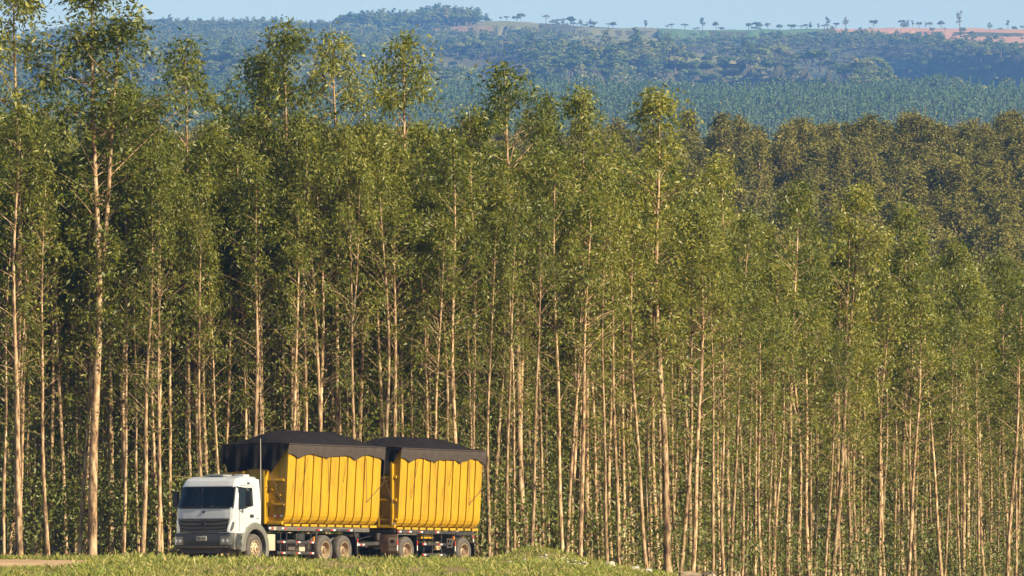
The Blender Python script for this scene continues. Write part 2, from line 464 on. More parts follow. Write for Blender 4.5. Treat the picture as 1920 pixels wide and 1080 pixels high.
def branch_mesh(segs, n=4):
    """segs: list of (points (k,3), radii) -> V,F"""
    V = []; Fc = []; off = 0
    for pts, rad, nn in segs:
        pts = np.asarray(pts, float); k = len(pts)
        d = np.gradient(pts, axis=0); d = unit(d)
        ref = np.where(np.abs(d[:, 2:3]) > .9, np.array([[1., 0, 0]]), np.array([[0, 0, 1.]]))
        u = unit(np.cross(d, ref)); w = np.cross(d, u)
        ang = np.arange(nn) * 2 * math.pi / nn
        ring = pts[:, None] + (u[:, None] * np.cos(ang)[None, :, None] + w[:, None] * np.sin(ang)[None, :, None]) * np.asarray(rad)[:, None, None]
        V.append(ring.reshape(-1, 3))
        i, j = np.meshgrid(np.arange(k - 1), np.arange(nn), indexing='ij')
        a = off + i * nn + j; b = off + i * nn + (j + 1) % nn
        Fc.append(np.stack([a, b, b + nn, a + nn], -1).reshape(-1, 4)); off += k * nn
    return np.concatenate(V), np.concatenate(Fc)

def make_euc(seed, t0=.36, wide=1.0, top=1.0, fork=False, dens=1.0, r0=.10):
    rg = np.random.default_rng(seed); H = 20.0
    zz = np.linspace(-.3, H, 30); tt = np.clip(zz / H, 0, 1)
    amp = rg.uniform(.10, .38); ph = rg.uniform(0, 6.28, 4); az = rg.uniform(0, 6.28)
    cx = amp * np.sin(tt * math.pi) * np.cos(az) + .07 * np.sin(tt * 9 + ph[0]) * np.sin(tt * math.pi)
    cy_ = amp * np.sin(tt * math.pi) * np.sin(az) + .07 * np.sin(tt * 8 + ph[1]) * np.sin(tt * math.pi)
    trunk = np.stack([cx, cy_, zz], -1)
    rad = r0 * (1 - tt) ** .72 * (1 + .03 * np.sin(tt * 60 + ph[2])) + .012; rad[0] *= 1.25; rad[1] *= 1.06
    segs = [(trunk, rad, 9)]
    at = lambda z: np.array([np.interp(z, zz, cx), np.interp(z, zz, cy_), z])
    stems = [(at, H)]
    if fork:
        zf = rg.uniform(8, 12); a = rg.uniform(0, 6.28); hh = H * rg.uniform(.86, .94)
        k = np.linspace(0, 1, 14)
        off = np.stack([np.cos(a) * k ** .7, np.sin(a) * k ** .7, k * 0], -1) * rg.uniform(.7, 1.2)
        base = at(zf)
        pts = np.array([at(zf + (hh - zf) * q) for q in k]) + off
        segs.append((pts, np.interp(zf, zz, rad) * .8 * (1 - k) ** .8 + .012, 7))
        at2 = lambda z, pts=pts: np.array([np.interp(z, pts[:, 2], pts[:, i]) for i in range(3)])
        stems.append((at2, hh))
    # lobes decide where the crown is full
    C = []; CS = []
    for si, (atf, HH) in enumerate(stems):
        nb = int((56 if si == 0 else 28) * dens)
        lob = rg.uniform(.55, 1.25, (14, 5))
        for q in range(nb):
            t = (t0 - .13 + .10 * rg.random()) + (1.03 - t0) * rg.random() ** .68; t = min(t, .995)
            if si: t = .6 + .4 * rg.random()
            sec = rg.integers(0, 5); a = (sec + rg.random()) * 2 * math.pi / 5
            lb = lob[min(13, int(t * 14)), sec]
            if t > .80: env = 1.42 * top * math.sqrt(max(.02, (1.0 - t) / .20))
            elif t > .55: env = 1.5 if top < 1.28 else 1.12
            else: env = 1.15 if top < 1.28 else .8
            Rr = env * wide * lb * rg.uniform(.6, 1.2)
            z = HH * t; z0 = max(3.0, z - Rr * rg.uniform(.35, 1.15))
            p0 = atf(min(z0, HH - .1)); tip = atf(min(z, HH)) * [1, 1, 0] + [Rr * math.cos(a), Rr * math.sin(a), z]
            k = np.linspace(0, 1, 5)[:, None]
            mid = p0 * (1 - k) + tip * k; mid[:, 2] += (np.sin(k * math.pi) * .12 * Rr * rg.uniform(-.4, 1))[:, 0]
            segs.append((mid, np.linspace(.012 + .008 * Rr, .004, 5), 3))
            dn = 1.0 if t > .76 else .58 if t > .58 else .34
            for c in range(int(rg.integers(2, 4))):
                f = rg.uniform(.58, 1.08)
                cp = p0 * (1 - f) + tip * f + rg.normal(0, .16, 3)
                C.append(cp); CS.append(dn * (1.35 if t > .80 else 1.0))
        for q in range(int(30 * top)):       # leading shoot
            dd = abs(rg.normal(0, 1.1)); C.append(atf(HH - dd) + rg.normal(0, 1, 3) * [.12 + .38 * min(1.3, dd), .12 + .38 * min(1.3, dd), .15]); CS.append(1.15)
    # bare dead side shoots and small sprays low on the stem
    for q in range(rg.integers(3, 8)):
        z = rg.uniform(3.5, 12); a = rg.uniform(0, 6.28); l = rg.uniform(.5, 1.6)
        p0 = at(z); tip = p0 + [l * math.cos(a), l * math.sin(a), l * rg.uniform(-.1, 1.2)]
        segs.append((np.array([p0, (p0 + tip) / 2 + [0, 0, .06], tip]), [.016, .011, .005], 3))
        if rg.random() < .6: C.append(tip); CS.append(.55)
    C = np.array(C); CS = np.array(CS)
    n = (CS * 25 * rg.uniform(.2, 1.8, len(CS))).astype(int)
    P = np.repeat(C, n, 0) + rg.normal(0, 1, (n.sum(), 3)) * [.17, .17, .18]
    m = len(P)
    outw = unit((P - np.repeat(C, n, 0)) + 1e-6)
    D = unit(np.array([0, 0, -.45]) + outw * .5 + rg.normal(0, .5, (m, 3)))
    N = unit(np.cross(D, rg.normal(0, 1, (m, 3))))
    ln = rg.uniform(.12, .27, m); wd = ln * rg.uniform(.26, .40, m)
    LV, LF_ = leaf_quads(P, D, N, ln, wd)
    BV, BF = branch_mesh(segs)
    return np_mesh("trunk", BV, BF, M['bark'], True), np_mesh("crown", LV, LF_, M['leaf'])

EUC = []
specs = [dict(t0=.38), dict(t0=.42, wide=1.15), dict(t0=.34, wide=.9), dict(t0=.45, top=1.25, wide=1.1), dict(t0=.36, fork=True), dict(t0=.40, wide=1.0, dens=1.15),
         dict(t0=.48, wide=.85), dict(t0=.34, wide=1.1, dens=.85), dict(t0=.38, fork=True, wide=.95), dict(t0=.42, top=.9, wide=1.25), dict(t0=.52, wide=.95, top=1.1), dict(t0=.36, wide=1.05)]
specs += [dict(t0=.40, wide=1.1, top=1.5, dens=1.3, r0=.115), dict(t0=.44, wide=1.15, top=1.4, dens=1.3, r0=.115), dict(t0=.42, wide=1.15, top=1.3, dens=1.2, r0=.115, fork=True),
          dict(t0=.46, wide=1.2, top=1.5, dens=1.35, r0=.115), dict(t0=.40, wide=1.05, top=1.35, dens=1.25, r0=.115)]
for i, sp in enumerate(specs): EUC.append(make_euc(100 + i, **sp))

def lump_crown(rg, lobes, leaves, size, droop=0.0):
    """leaves in shells round lobes (cx,cy,cz,rx,rz)"""
    Ps = []; Ns = []
    for cx, cyy, cz, rx, rz in lobes:
        k = int(leaves * rx * rx)
        d = unit(rg.normal(0, 1, (k, 3))); d[:, 2] = np.where(d[:, 2] < -.4, -d[:, 2], d[:, 2])
        rr = rg.uniform(.72, 1.05, (k, 1))
        Ps.append(d * rr * [rx, rx, rz] + [cx, cyy, cz]); Ns.append(d)
    P = np.concatenate(Ps); N0 = np.concatenate(Ns); m = len(P)
    N = unit(N0 + rg.normal(0, .55, (m, 3)))
    D = unit(np.cross(N, rg.normal(0, 1, (m, 3))) + np.array([0, 0, -droop]))
    ln = size * rg.uniform(.6, 1.3, m)
    return leaf_quads(P - D * ln[:, None] * .5, D, N, ln, ln * rg.uniform(.55, .9, m))

def make_mid(seed):
    rg = np.random.default_rng(seed); H = 20.
    lob = []; C = []
    for q in range(64):
        t = .42 + .58 * rg.random() ** .85
        env = 1.35 * min(1, math.sqrt(max(.02, 1.0 - t) / .28)) * rg.uniform(.2, 1.0) ** .6; a = rg.uniform(0, 6.28)
        C.append((env * math.cos(a), env * math.sin(a), t * H - .3)); lob.append((*C[-1], 0, 0))
    C = np.array(C); n = rg.integers(50, 90, len(C)); ix = np.repeat(np.arange(len(C)), n)
    P = C[ix] + rg.normal(0, 1, (len(ix), 3)) * [.30, .30, .42]
    D = unit(np.array([0, 0, -.6]) + rg.normal(0, .55, P.shape)); N = unit(np.cross(D, rg.normal(0, 1, P.shape)))
    ln = rg.uniform(.20, .36, len(P)); LV, LF_ = leaf_quads(P, D, N, ln, ln * rg.uniform(.4, .6, len(P)))
    zz = np.linspace(-.5, H * .97, 9); tr = np.stack([.1 * np.sin(zz * .4 + seed), .1 * np.cos(zz * .35), zz], -1)
    segs = [(tr, .15 * (1 - zz / H * .9), 6)]
    for l in lob[::5]:
        p0 = np.array([0, 0, l[2] - 1.2]); segs.append((np.array([p0, [l[0] * .6, l[1] * .6, l[2] - .5], [l[0], l[1], l[2]]]), [.04, .03, .01], 3))
    BV, BF = branch_mesh(segs)
    return np_mesh("trunk", BV, BF, M['bark'], True), np_mesh("crown", LV, LF_, M['leaf_mid'])
MID = [make_mid(300 + i) for i in range(5)]

M['bark_far'] = mat("dark_bark", (.13, .10, .08), .9)
def make_far(seed, kind, lm):
    rg = np.random.default_rng(seed); lob = []
    if kind == 'round':     # broad dome on a short stem
        for q in range(13):
            a = rg.uniform(0, 6.28); rr = 2.3 * math.sqrt(rg.random()); lob.append((rr * math.cos(a), rr * math.sin(a), 4.3 + 1.6 * (1 - (rr / 2.5) ** 2) + rg.uniform(-.5, .3), rg.uniform(.7, 1.3), rg.uniform(.6, 1.0)))
        H = 6
    elif kind == 'umbrella':
        for q in range(11):
            a = rg.uniform(0, 6.28); rr = 2.6 * math.sqrt(rg.random()); lob.append((rr * math.cos(a), rr * math.sin(a), 5.6 - .10 * rr * rr + rg.uniform(-.2, .2), rg.uniform(.6, 1.0), rg.uniform(.35, .6)))
        H = 5.5
    elif kind == 'tall':
        for q in range(13):
            t = rg.random(); a = rg.uniform(0, 6.28); rr = rg.uniform(.2, 1.7) * (1.1 - .5 * t); lob.append((rr * math.cos(a), rr * math.sin(a), 3.6 + 5.2 * t, rg.uniform(.5, .95), rg.uniform(.5, .9)))
        H = 8.5
    elif kind == 'bush':
        for q in range(9):
            a = rg.uniform(0, 6.28); rr = 1.7 * math.sqrt(rg.random()); lob.append((rr * math.cos(a), rr * math.sin(a), 1.4 + rg.uniform(-.5, .9), rg.uniform(.7, 1.2), rg.uniform(.7, 1.1)))
        H = 1.5
    else:                    # cone, plantation tree
        for q in range(12):
            t = rg.random(); a = rg.uniform(0, 6.28); rr = 1.25 * (1 - t) * rg.uniform(.3, 1); lob.append((rr * math.cos(a), rr * math.sin(a), 2.2 + 7.3 * t, .75 - .35 * t, 1.0))
        H = 9
    LV, LF_ = lump_crown(rg, lob, 60, .62)
    segs = [(np.array([[0, 0, -.6], [.05, 0, H * .5], [0, .05, H]]), [.24, .18, .05], 5)]
    for l in lob[::2]:
        segs.append((np.array([[0, 0, max(.4, l[2] * .55)], [l[0] * .5, l[1] * .5, l[2] * .82], [l[0], l[1], l[2]]]), [.09, .06, .02], 3))
    BV, BF = branch_mesh(segs)
    return np_mesh("trunk", BV, BF, M['bark_far'], True), np_mesh("crown", LV, LF_, lm)
FAR = {k: [make_far(400 + 10 * i + j, k, M['leaf_far_p'] if k == 'cone' else M['leaf_far']) for j in range(n)] for i, (k, n) in enumerate((('round', 4), ('umbrella', 3), ('tall', 3), ('bush', 2), ('cone', 3)))}

def tree(name, proto, loc, quat=None, scale=1.0):
    e = empty(name, loc, quat, scale)
    for nm, me in zip(("trunk", "crown"), proto): link(bpy.data.objects.new(nm, me), e)
    return e

def scatter(name, pts, spin, scl, idx, sources, label, tilt=None):
    """one stuff object: the given trees' own geometry set on points"""
    me = bpy.data.meshes.new(name); me.from_pydata([tuple(p) for p in pts], [], [])
    n = len(pts)
    a = me.attributes.new("spin", 'FLOAT_VECTOR', 'POINT')
    rv = np.zeros((n, 3), np.float32); rv[:, 2] = spin
    if tilt is not None: rv[:, :2] = tilt
    a.data.foreach_set("vector", rv.ravel())
    a = me.attributes.new("size", 'FLOAT_VECTOR', 'POINT'); sv = np.asarray(scl, np.float32)
    if sv.ndim == 1: sv = np.repeat(sv[:, None], 3, 1)
    a.data.foreach_set("vector", np.ascontiguousarray(sv).ravel())
    a = me.attributes.new("pick", 'INT', 'POINT'); a.data.foreach_set("value", np.asarray(idx, np.int32))
    o = link(bpy.data.objects.new(name, me)); tag(o, label, kind="stuff")
    ng = bpy.data.node_groups.new(name, 'GeometryNodeTree')
    ng.interface.new_socket("Geometry", in_out='INPUT', socket_type='NodeSocketGeometry')
    ng.interface.new_socket("Geometry", in_out='OUTPUT', socket_type='NodeSocketGeometry')
    N = ng.nodes.new; L = ng.links.new
    gi = N("NodeGroupInput"); go = N("NodeGroupOutput")
    allj = N("GeometryNodeJoinGeometry")
    for objs in sources:
        jn = N("GeometryNodeJoinGeometry")
        for ob in objs:
            oi = N("GeometryNodeObjectInfo"); oi.transform_space = 'ORIGINAL'; oi.inputs["Object"].default_value = ob; oi.inputs["As Instance"].default_value = False
            L(oi.outputs["Geometry"], jn.inputs[0])
        gt = N("GeometryNodeGeometryToInstance"); L(jn.outputs[0], gt.inputs[0]); L(gt.outputs[0], allj.inputs[0])
    ip = N("GeometryNodeInstanceOnPoints"); ip.inputs["Pick Instance"].default_value = True
    L(gi.outputs[0], ip.inputs["Points"]); L(allj.outputs[0], ip.inputs["Instance"])
    for nm, ty, sk in (("spin", 'FLOAT_VECTOR', "Rotation"), ("size", 'FLOAT_VECTOR', "Scale"), ("pick", 'INT', "Instance Index")):
        na = N("GeometryNodeInputNamedAttribute"); na.data_type = ty; na.inputs["Name"].default_value = nm; L(na.outputs[0], ip.inputs[sk])
    L(ip.outputs[0], go.inputs[0])
    md = o.modifiers.new("scatter", 'NODES'); md.node_group = ng
    return o

ORD = ["first", "second", "third", "fourth", "fifth", "sixth", "seventh", "eighth", "ninth", "tenth", "eleventh", "twelfth", "thirteenth", "fourteenth", "fifteenth", "sixteenth", "seventeenth", "eighteenth", "nineteenth", "twentieth"]
def ordinal(i): return ORD[i] if i < 20 else ("twenty-" + ORD[i - 20] if i < 29 else ("thirtieth" if i == 29 else "thirty-" + ORD[i - 30] if i < 39 else "fortieth" if i == 39 else "forty-" + ORD[i - 40] if i < 49 else "fiftieth" if i == 49 else "fifty-" + ORD[min(8, i - 50)] if i < 59 else "sixtieth" if i == 59 else "sixty-" + ORD[min(8, i - 60)] if i < 69 else "seventy-" + ORD[min(8, i - 69)] if i < 78 else "eighty-" + ORD[min(18, i - 78)]))

# ------------------------------------------------------------------ the front eucalyptus stand
EDGE_PX = [-300, 0, 900, 1250, 1500, 1920, 2300]
EDGE_Y = [264, 263, 269, 281, 310, 345, 372]
def edge_y(px): return np.interp(px, EDGE_PX, EDGE_Y)
HERO = [  # crown top px, row, foot px, depth behind the edge, prototype, radius factor, label
    (22, -42, 36, 1, 3, 1.15, "tall sparse eucalyptus cut by the picture's left edge and top"),
    (168, -48, 173, 0, 4, 1.75, "tallest forked eucalyptus with the thickest trunk, left of the truck, rising past the picture's top"),
    (240, 160, 208, 4, 6, 1.0, "shorter eucalyptus with a small round crown beside the tallest forked one"),
    (345, 82, 383, 3, 9, 1.0, "eucalyptus with a loose open crown above the truck's cab"),
    (488, 102, 492, 5, 2, .95, "eucalyptus with dark crown just left of the highest one behind the front load box"),
    (530, 42, 569, 3, 3, 1.05, "highest eucalyptus rising behind the front load box"),
    (622, 70, 634, 3, 5, 1.0, "eucalyptus with a full round crown and straight pale trunk behind the front load box"),
    (757, 70, 736, 4, 1, 1.15, "eucalyptus with ball-shaped top and side tuft behind the gap between load boxes"),
    (880, 200, 888, 4, 7, .95, "lower eucalyptus just left of the pointed crown beside the trailer"),
    (946, 126, 984, 2, 9, 1.35, "eucalyptus with a domed crown on a bent stout trunk, just right of the trailer"),
    (1020, 190, 1002, 6, 0, .95, "small-crowned eucalyptus between the domed one and the next peak, right of the trailer"),
    (1090, 164, 1100, 3, 11, 1.0, "eucalyptus with narrow rounded crown, left neighbour of the pale-trunked pointed one"),
    (1236, 166, 1254, 0, 3, 1.5, "eucalyptus with a dark pointed crown and one thick pale trunk, right of the grass mound"),
    (1352, 297, 1366, 4, 0, 1.0, "eucalyptus at the step where the canopy drops before the hillside plantation"),
    (1500, 348, 1474, 2, 1, 1.1, "leafy eucalyptus with broad pale crown before the hillside plantation"),
    (1612, 353, 1555, 2, 4, 1.15, "leaning forked eucalyptus with broad crown before the hillside plantation"),
    (1702, 388, 1692, 3, 8, 1.05, "forked eucalyptus with a slim crown, third peak before the hillside plantation"),
    (1790, 455, 1815, 4, 6, 1.0, "slim eucalyptus with low narrow top towards the right end of the stand"),
    (1880, 478, 1894, 3, 2, 1.05, "last front eucalyptus with a pointed top at the right end of the stand")]
GROUP_E = "eucalyptus trees of the front stand"
used = []
def lean_quat(dx, dz, spin, dy=0.0):
    tilt = Vector((0, 0, 1)).rotation_difference(Vector((dx, dy, dz)).normalized())
    return tilt @ Quaternion((0, 0, 1), spin)
rr = random.Random(3)
src_e = [None] * len(EUC)
def put_euc(X, Y, ht, proto, q, thick, label):
    z = float(ground_z(X, Y))
    s = ht / 20.0; w = s ** .5 * thick ** .35
    e = tree("eucalyptus_tree", EUC[proto], (X, Y, z - .05), q, (s * thick ** .5, s * thick ** .5, s))
    tag(e, label, "tree", GROUP_E)
    if src_e[proto] is None: src_e[proto] = list(e.children)
    return e
for tpx, trow, fpx, dep, pr, th, lb in HERO:
    Y = float(edge_y(fpx)) + dep
    Xb = X_of(fpx, Y); zb = float(ground_z(Xb, Y)); Xt = X_of(tpx, Y); zt = (HROW - trow) / F * Y
    pr = 14 if pr in (4, 8) else (12, 13, 15, 16)[pr % 4]
    put_euc(Xb, Y, math.hypot(Xt - Xb, zt - zb), pr, lean_quat(Xt - Xb, zt - zb, rr.uniform(0, 6.28)), th, lb)
    used.append((Xb, Y))
cand = []
for k in range(32):                         # rows run parallel to the edge
    dep = k * 2.1 + .4
    px = -160.0
    while px < 2100:
        Y = float(edge_y(px)) + dep + rr.uniform(-.7, .7)
        X = X_of(px, Y) + rr.uniform(-.45, .45)
        if min((X - a) ** 2 + ((Y - b) * .8) ** 2 for a, b in used) > .22 and rr.random() > .08:
            cand.append((X, Y, k, px)); used.append((X, Y))
        px += (.66 if k < 3 else .85 if k < 7 else 1.8) * F / Y * rr.uniform(.75, 1.35)
def canopy_row(px): return np.interp(px, [0, 250, 500, 800, 950, 1200, 1330, 1450, 1560, 1700, 1920, 2100], [190, 232, 215, 222, 265, 282, 362, 432, 440, 470, 528, 552])
inview = [c for c in cand if -30 < px_of(c[0], c[1]) < 1950]
singles = inview[:300 - len(HERO)]
rest = inview[300 - len(HERO):] + [c for c in cand if not (-30 < px_of(c[0], c[1]) < 1950)]
def e_height(X, Y, k):
    z = float(ground_z(X, Y)); px = px_of(X, Y)
    zmax = (HROW - canopy_row(px)) / F * Y - z
    return max(11.0, min(zmax * rr.uniform(.74, 1.0), rr.uniform(17.0, 23.0)))
zones = [(-99, 325, "left of the truck"), (325, 500, "behind the truck's cab"), (500, 725, "behind the front yellow load box"), (725, 910, "behind the trailer"), (910, 1090, "behind the grass mound"),
         (1090, 1290, "behind the stony slope"), (1290, 1500, "right of the stony slope"), (1500, 1720, "below the middle of the hillside plantation"), (1720, 2100, "at the right end of the stand")]
cnt = {}
singles.sort(key=lambda c: px_of(c[0], c[1]))
for X, Y, k, _ in singles:
    px = px_of(X, Y)
    zn = [z for a, b, z in zones if a <= px < b][0]
    if k <= 1:
        key = (zn, 'f'); i = cnt.get(key, 0); cnt[key] = i + 1
        lb = f"edge-row eucalyptus {zn}, {ordinal(i)} from left"
    elif k <= 3:
        key = (zn, 'm'); i = cnt.get(key, 0); cnt[key] = i + 1
        lb = f"slender second-row eucalyptus {zn}, {ordinal(i)} from left"
    else:
        key = (zn, 'd'); i = cnt.get(key, 0); cnt[key] = i + 1
        lb = f"thin shaded eucalyptus deep {zn}, {ordinal(i)} from left"
    pr = rr.randrange(12); ht = e_height(X, Y, k)
    put_euc(X, Y, ht, pr, lean_quat(rr.gauss(0, .028), 1, rr.uniform(0, 6.28), rr.gauss(0, .02)), rr.uniform(.55, 1.35) * (1.1 if k < 2 else .9), lb)
pts = []; sc_ = []; ix = []; sp_ = []; tl = []
for X, Y, k, _ in rest:
    pts.append((X, Y, float(ground_z(X, Y)) - .05)); s = e_height(X, Y, k) / 20; sc_.append(s); ix.append(rr.randrange(12)); sp_.append(rr.uniform(0, 6.28)); tl.append((rr.gauss(0, .02), rr.gauss(0, .025)))
if pts:
    scatter("eucalyptus_forest", pts, np.array(sp_), np.array(sc_), ix, src_e[:12], "mass of further eucalyptus trees deep in the stand", np.array(tl))
print("stand:", len(singles), len(rest))

# undergrowth: leafy regrowth between and behind the trunks
def build_undergrowth():
    rg = np.random.default_rng(21)
    C = []
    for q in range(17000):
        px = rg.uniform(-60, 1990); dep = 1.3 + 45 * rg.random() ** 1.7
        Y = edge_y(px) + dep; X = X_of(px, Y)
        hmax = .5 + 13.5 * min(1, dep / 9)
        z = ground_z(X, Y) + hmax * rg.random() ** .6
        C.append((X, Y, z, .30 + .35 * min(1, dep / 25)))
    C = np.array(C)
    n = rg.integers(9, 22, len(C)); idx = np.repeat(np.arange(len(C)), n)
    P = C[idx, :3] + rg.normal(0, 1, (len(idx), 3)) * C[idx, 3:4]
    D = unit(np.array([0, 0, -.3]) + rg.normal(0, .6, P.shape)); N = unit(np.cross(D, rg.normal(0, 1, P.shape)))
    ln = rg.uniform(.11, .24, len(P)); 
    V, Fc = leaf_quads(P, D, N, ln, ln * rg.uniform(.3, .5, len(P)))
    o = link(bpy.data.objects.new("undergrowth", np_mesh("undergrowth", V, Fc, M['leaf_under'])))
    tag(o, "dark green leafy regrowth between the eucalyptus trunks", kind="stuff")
build_undergrowth()

# ------------------------------------------------------------------ the plantation on the hillside behind
def build_mid():
    r2 = random.Random(9); pts = []
    y = 640.0
    while y < 965:
        x = -X_of(960 + 1150, y)
        while x < X_of(960 + 1150, y):
            X = x + r2.uniform(-1.0, 1.0); Y = y + r2.uniform(-1.2, 1.2)
            h = 20 * r2.uniform(.80, 1.12) * (1 + .10 * (float(fbm(np.array(X / 18), np.array(Y / 25))) - .5) * 2)
            pts.append((X, Y, float(ground_z(X, Y)), h)); x += 3.9 * r2.uniform(.8, 1.25)
        y += 4.2
    # which of them show: sweep from near to far over a coarse row buffer
    buf = np.full(480, 1140.0); xs = np.arange(480) * 4 + 2
    buf = np.minimum(buf, canopy_row(xs) + 10)
    shown = []
    for i in sorted(range(len(pts)), key=lambda i: pts[i][1]):
        X, Y, z, h = pts[i]; px = px_of(X, Y); w = 1.3 * F / Y; top = row_of(z + h, Y)
        a, b = int(max(0, (px - w) / 4)), int(min(479, (px + w) / 4))
        if b <= 0 or a >= 479: continue
        vis = np.maximum(0, buf[a:b + 1] - top).sum()
        if vis > 0: shown.append((vis, i))
        c0, c1 = int(max(0, (px - w * .5) / 4)), int(min(479, (px + w * .5) / 4))
        buf[c0:c1 + 1] = np.minimum(buf[c0:c1 + 1], top)
    shown.sort(reverse=True); ind = set(i for v, i in shown[:300])
    src = [None] * len(MID); rp = []; rs = []; rsc = []; ri = []
    hc = {}
    for i, (X, Y, z, h) in sorted(enumerate(pts), key=lambda q: px_of(q[1][0], q[1][1])):
        pr = r2.randrange(len(MID)); sp = r2.uniform(0, 6.28); s = h / 20; w = s * r2.uniform(1.15, 1.5)
        if i in ind:
            px = px_of(X, Y); top = row_of(z + h, Y)
            e = tree("hillside_tree", MID[pr], (X, Y, z - .3), Quaternion((0, 0, 1), sp), (w, w, s))
            side = "left third" if px < 640 else "centre" if px < 1290 else "right of centre" if px < 1600 else "far right"
            band = "on the plantation's skyline" if top < 262 else "in the upper rows of the hillside plantation" if top < 330 else "in the lower rows of the hillside plantation"
            hc[(band, side)] = hc.get((band, side), -1) + 1
            tag(e, f"olive tree {band}, {side}, {ordinal(hc[(band, side)])} from left", "tree", "trees of the hillside plantation")
            if src[pr] is None: src[pr] = list(e.children)
        else:
            rp.append((X, Y, z - .3)); rs.append(sp); rsc.append((w, w, s)); ri.append(pr)
    scatter("hillside_forest", rp, np.array(rs), np.array(rsc), ri, src, "further olive green plantation trees covering the hillside")
    print("mid:", len(ind), len(rp))
build_mid()

# ------------------------------------------------------------------ far ridge: single trees on the skyline
RIDGE = [  # px, foot row, height px, kind, label
    (1802, 51, 32, 'tall', "tall lone dark tree standing highest on the far ridge above the pink field"),
    (1767, 52, 15, 'round', "dark tree pair-crown just left of the tallest ridge tree"),
    (1746, 49, 10, 'round', "small round tree, rightmost of the row of small ones on the pink field's rim"),
    (1738, 49, 10, 'tall', "narrow small tree beside the rightmost of the row on the pink field's rim"),
    (1726, 48, 10, 'round', "small round tree in the middle of the row on the pink field's rim"),
    (1713, 48, 12, 'tall', "small upright tree, third of the row on the pink field's rim"),
    (1705, 48, 13, 'tall', "dark upright tree, second of the row on the pink field's rim"),
    (1693, 49, 14, 'umbrella', "flat-topped tree, leftmost of the row on the pink field's rim"),
    (1640, 48, 14, 'round', "lone round mauve tree on the left half of the pink field's rim"),
    (1569, 50, 10, 'umbrella', "low spreading tree at the left tip of the pink field"),
    (1808, 66, 10, 'bush', "small bush in the pink field below the tallest ridge tree"),
    (1824, 72, 16, 'round', "dark bushy tree on the lower edge of the pink field"),
    (1868, 74, 10, 'bush', "low mound of bush at the lower edge of the pink field, far right"),
    (1750, 62, 8, 'bush', "flat bush inside the pink field below the row of small trees"),
    (1774, 60, 9, 'umbrella', "small flat tree inside the pink field below the dark pair-crown tree"),
    (1765, 72, 14, 'bush', "dark clump where the pink field meets the forest below"),
    (977, 41, 20, 'round', "large round lone tree on the bare hilltop pasture"),
    (1024, 43, 18, 'umbrella', "flat-topped tree with clear stem, right of the large round hilltop tree"),
    (950, 40, 12, 'umbrella', "leaning flat tree, second left of the large round hilltop tree"),
    (938, 39, 9, 'umbrella', "small flat tree at the end of the dense ridge wood"),
    (1055, 45, 13, 'umbrella', "spreading tree in the thin line along the hilltop, right of the flat-topped one"),
    (1070, 52, 22, 'round', "dark rounded tree, biggest of the hilltop line"),
    (1088, 46, 13, 'tall', "thin-crowned tree in the hilltop line beside the biggest"),
    (1102, 47, 8, 'umbrella', "tiny umbrella tree in a gap of the hilltop line"),
    (1115, 51, 14, 'round', "round dark tree above the dry pasture"),
    (1150, 54, 15, 'round', "round tree at the right end of the dry pasture"),
    (1211, 56, 20, 'tall', "tall slim tree with a square top on the ridge left of the green field"),
    (1253, 55, 10, 'umbrella', "flat bushy tree at the left end of the green field"),
    (1285, 54, 12, 'umbrella', "dark umbrella tree on the green field's rim, left of the tall one"),
    (1318, 53, 22, 'tall', "tall irregular tree on the green field's rim"),
    (1344, 58, 18, 'round', "broad dark tree just right of the tall irregular one"),
    (1405, 59, 18, 'round', "large dome-shaped tree on the green field's rim"),
    (1426, 55, 13, 'round', "round tree touching the dome-shaped one on its right"),
    (1441, 55, 14, 'round', "mauve round tree, second right of the dome-shaped one"),
    (1463, 60, 15, 'round', "pale green wide tree at the right part of the green field's rim"),
    (1491, 52, 8, 'umbrella', "tiny umbrella tree right of the pale green wide one"),
    (1503, 52, 7, 'umbrella', "smallest flat tree on the green field's rim"),
    (1521, 52, 14, 'tall', "thin upright tree left of the pink field"),
    (1536, 56, 14, 'tall', "bushy upright tree touching the pink field's left tip")]
far_src = {}
for i, (px, frow, hp, kd, lb) in enumerate(RIDGE):
    Y = Y_at(px, frow) if frow > 56 else min(Y_at(px, frow), 8360.)
    X = X_of(px, Y); z = float(ground_z(X, Y))
    top = (HROW - (frow - hp)) / F * Y
    Hh = {'round': 6.6, 'umbrella': 6.2, 'tall': 9.2, 'bush': 3.0}[kd]
    pr = FAR[kd][i % len(FAR[kd])]; s = max(hp / F * Y, min(top - z, 1.6 * hp / F * Y)) / Hh
    e = tree("ridge_tree", pr, (X, Y, z - .2), Quaternion((0, 0, 1), rr.uniform(0, 6.28)), s)
    tag(e, lb, "tree", "single trees along the far ridge")
    far_src.setdefault(pr[0].name, list(e.children))

# three conifer-like plantation trees at the front of the far block serve as individuals
cone_src = []
for j in range(3):
    Y = 3920.; px = (1210, 1262, 1300)[j]; X = X_of(px, Y)
    e = tree("valley_tree", FAR['cone'][j], (X, Y, float(ground_z(X, Y)) - .2), None, 2.0)
    tag(e, ("teal hazy valley tree just left", "teal hazy valley tree in line", "teal hazy valley tree just right")[j] + " of the dark pointed crown's tip", "tree", "front trees of the far valley plantation")
    cone_src.append(list(e.children))

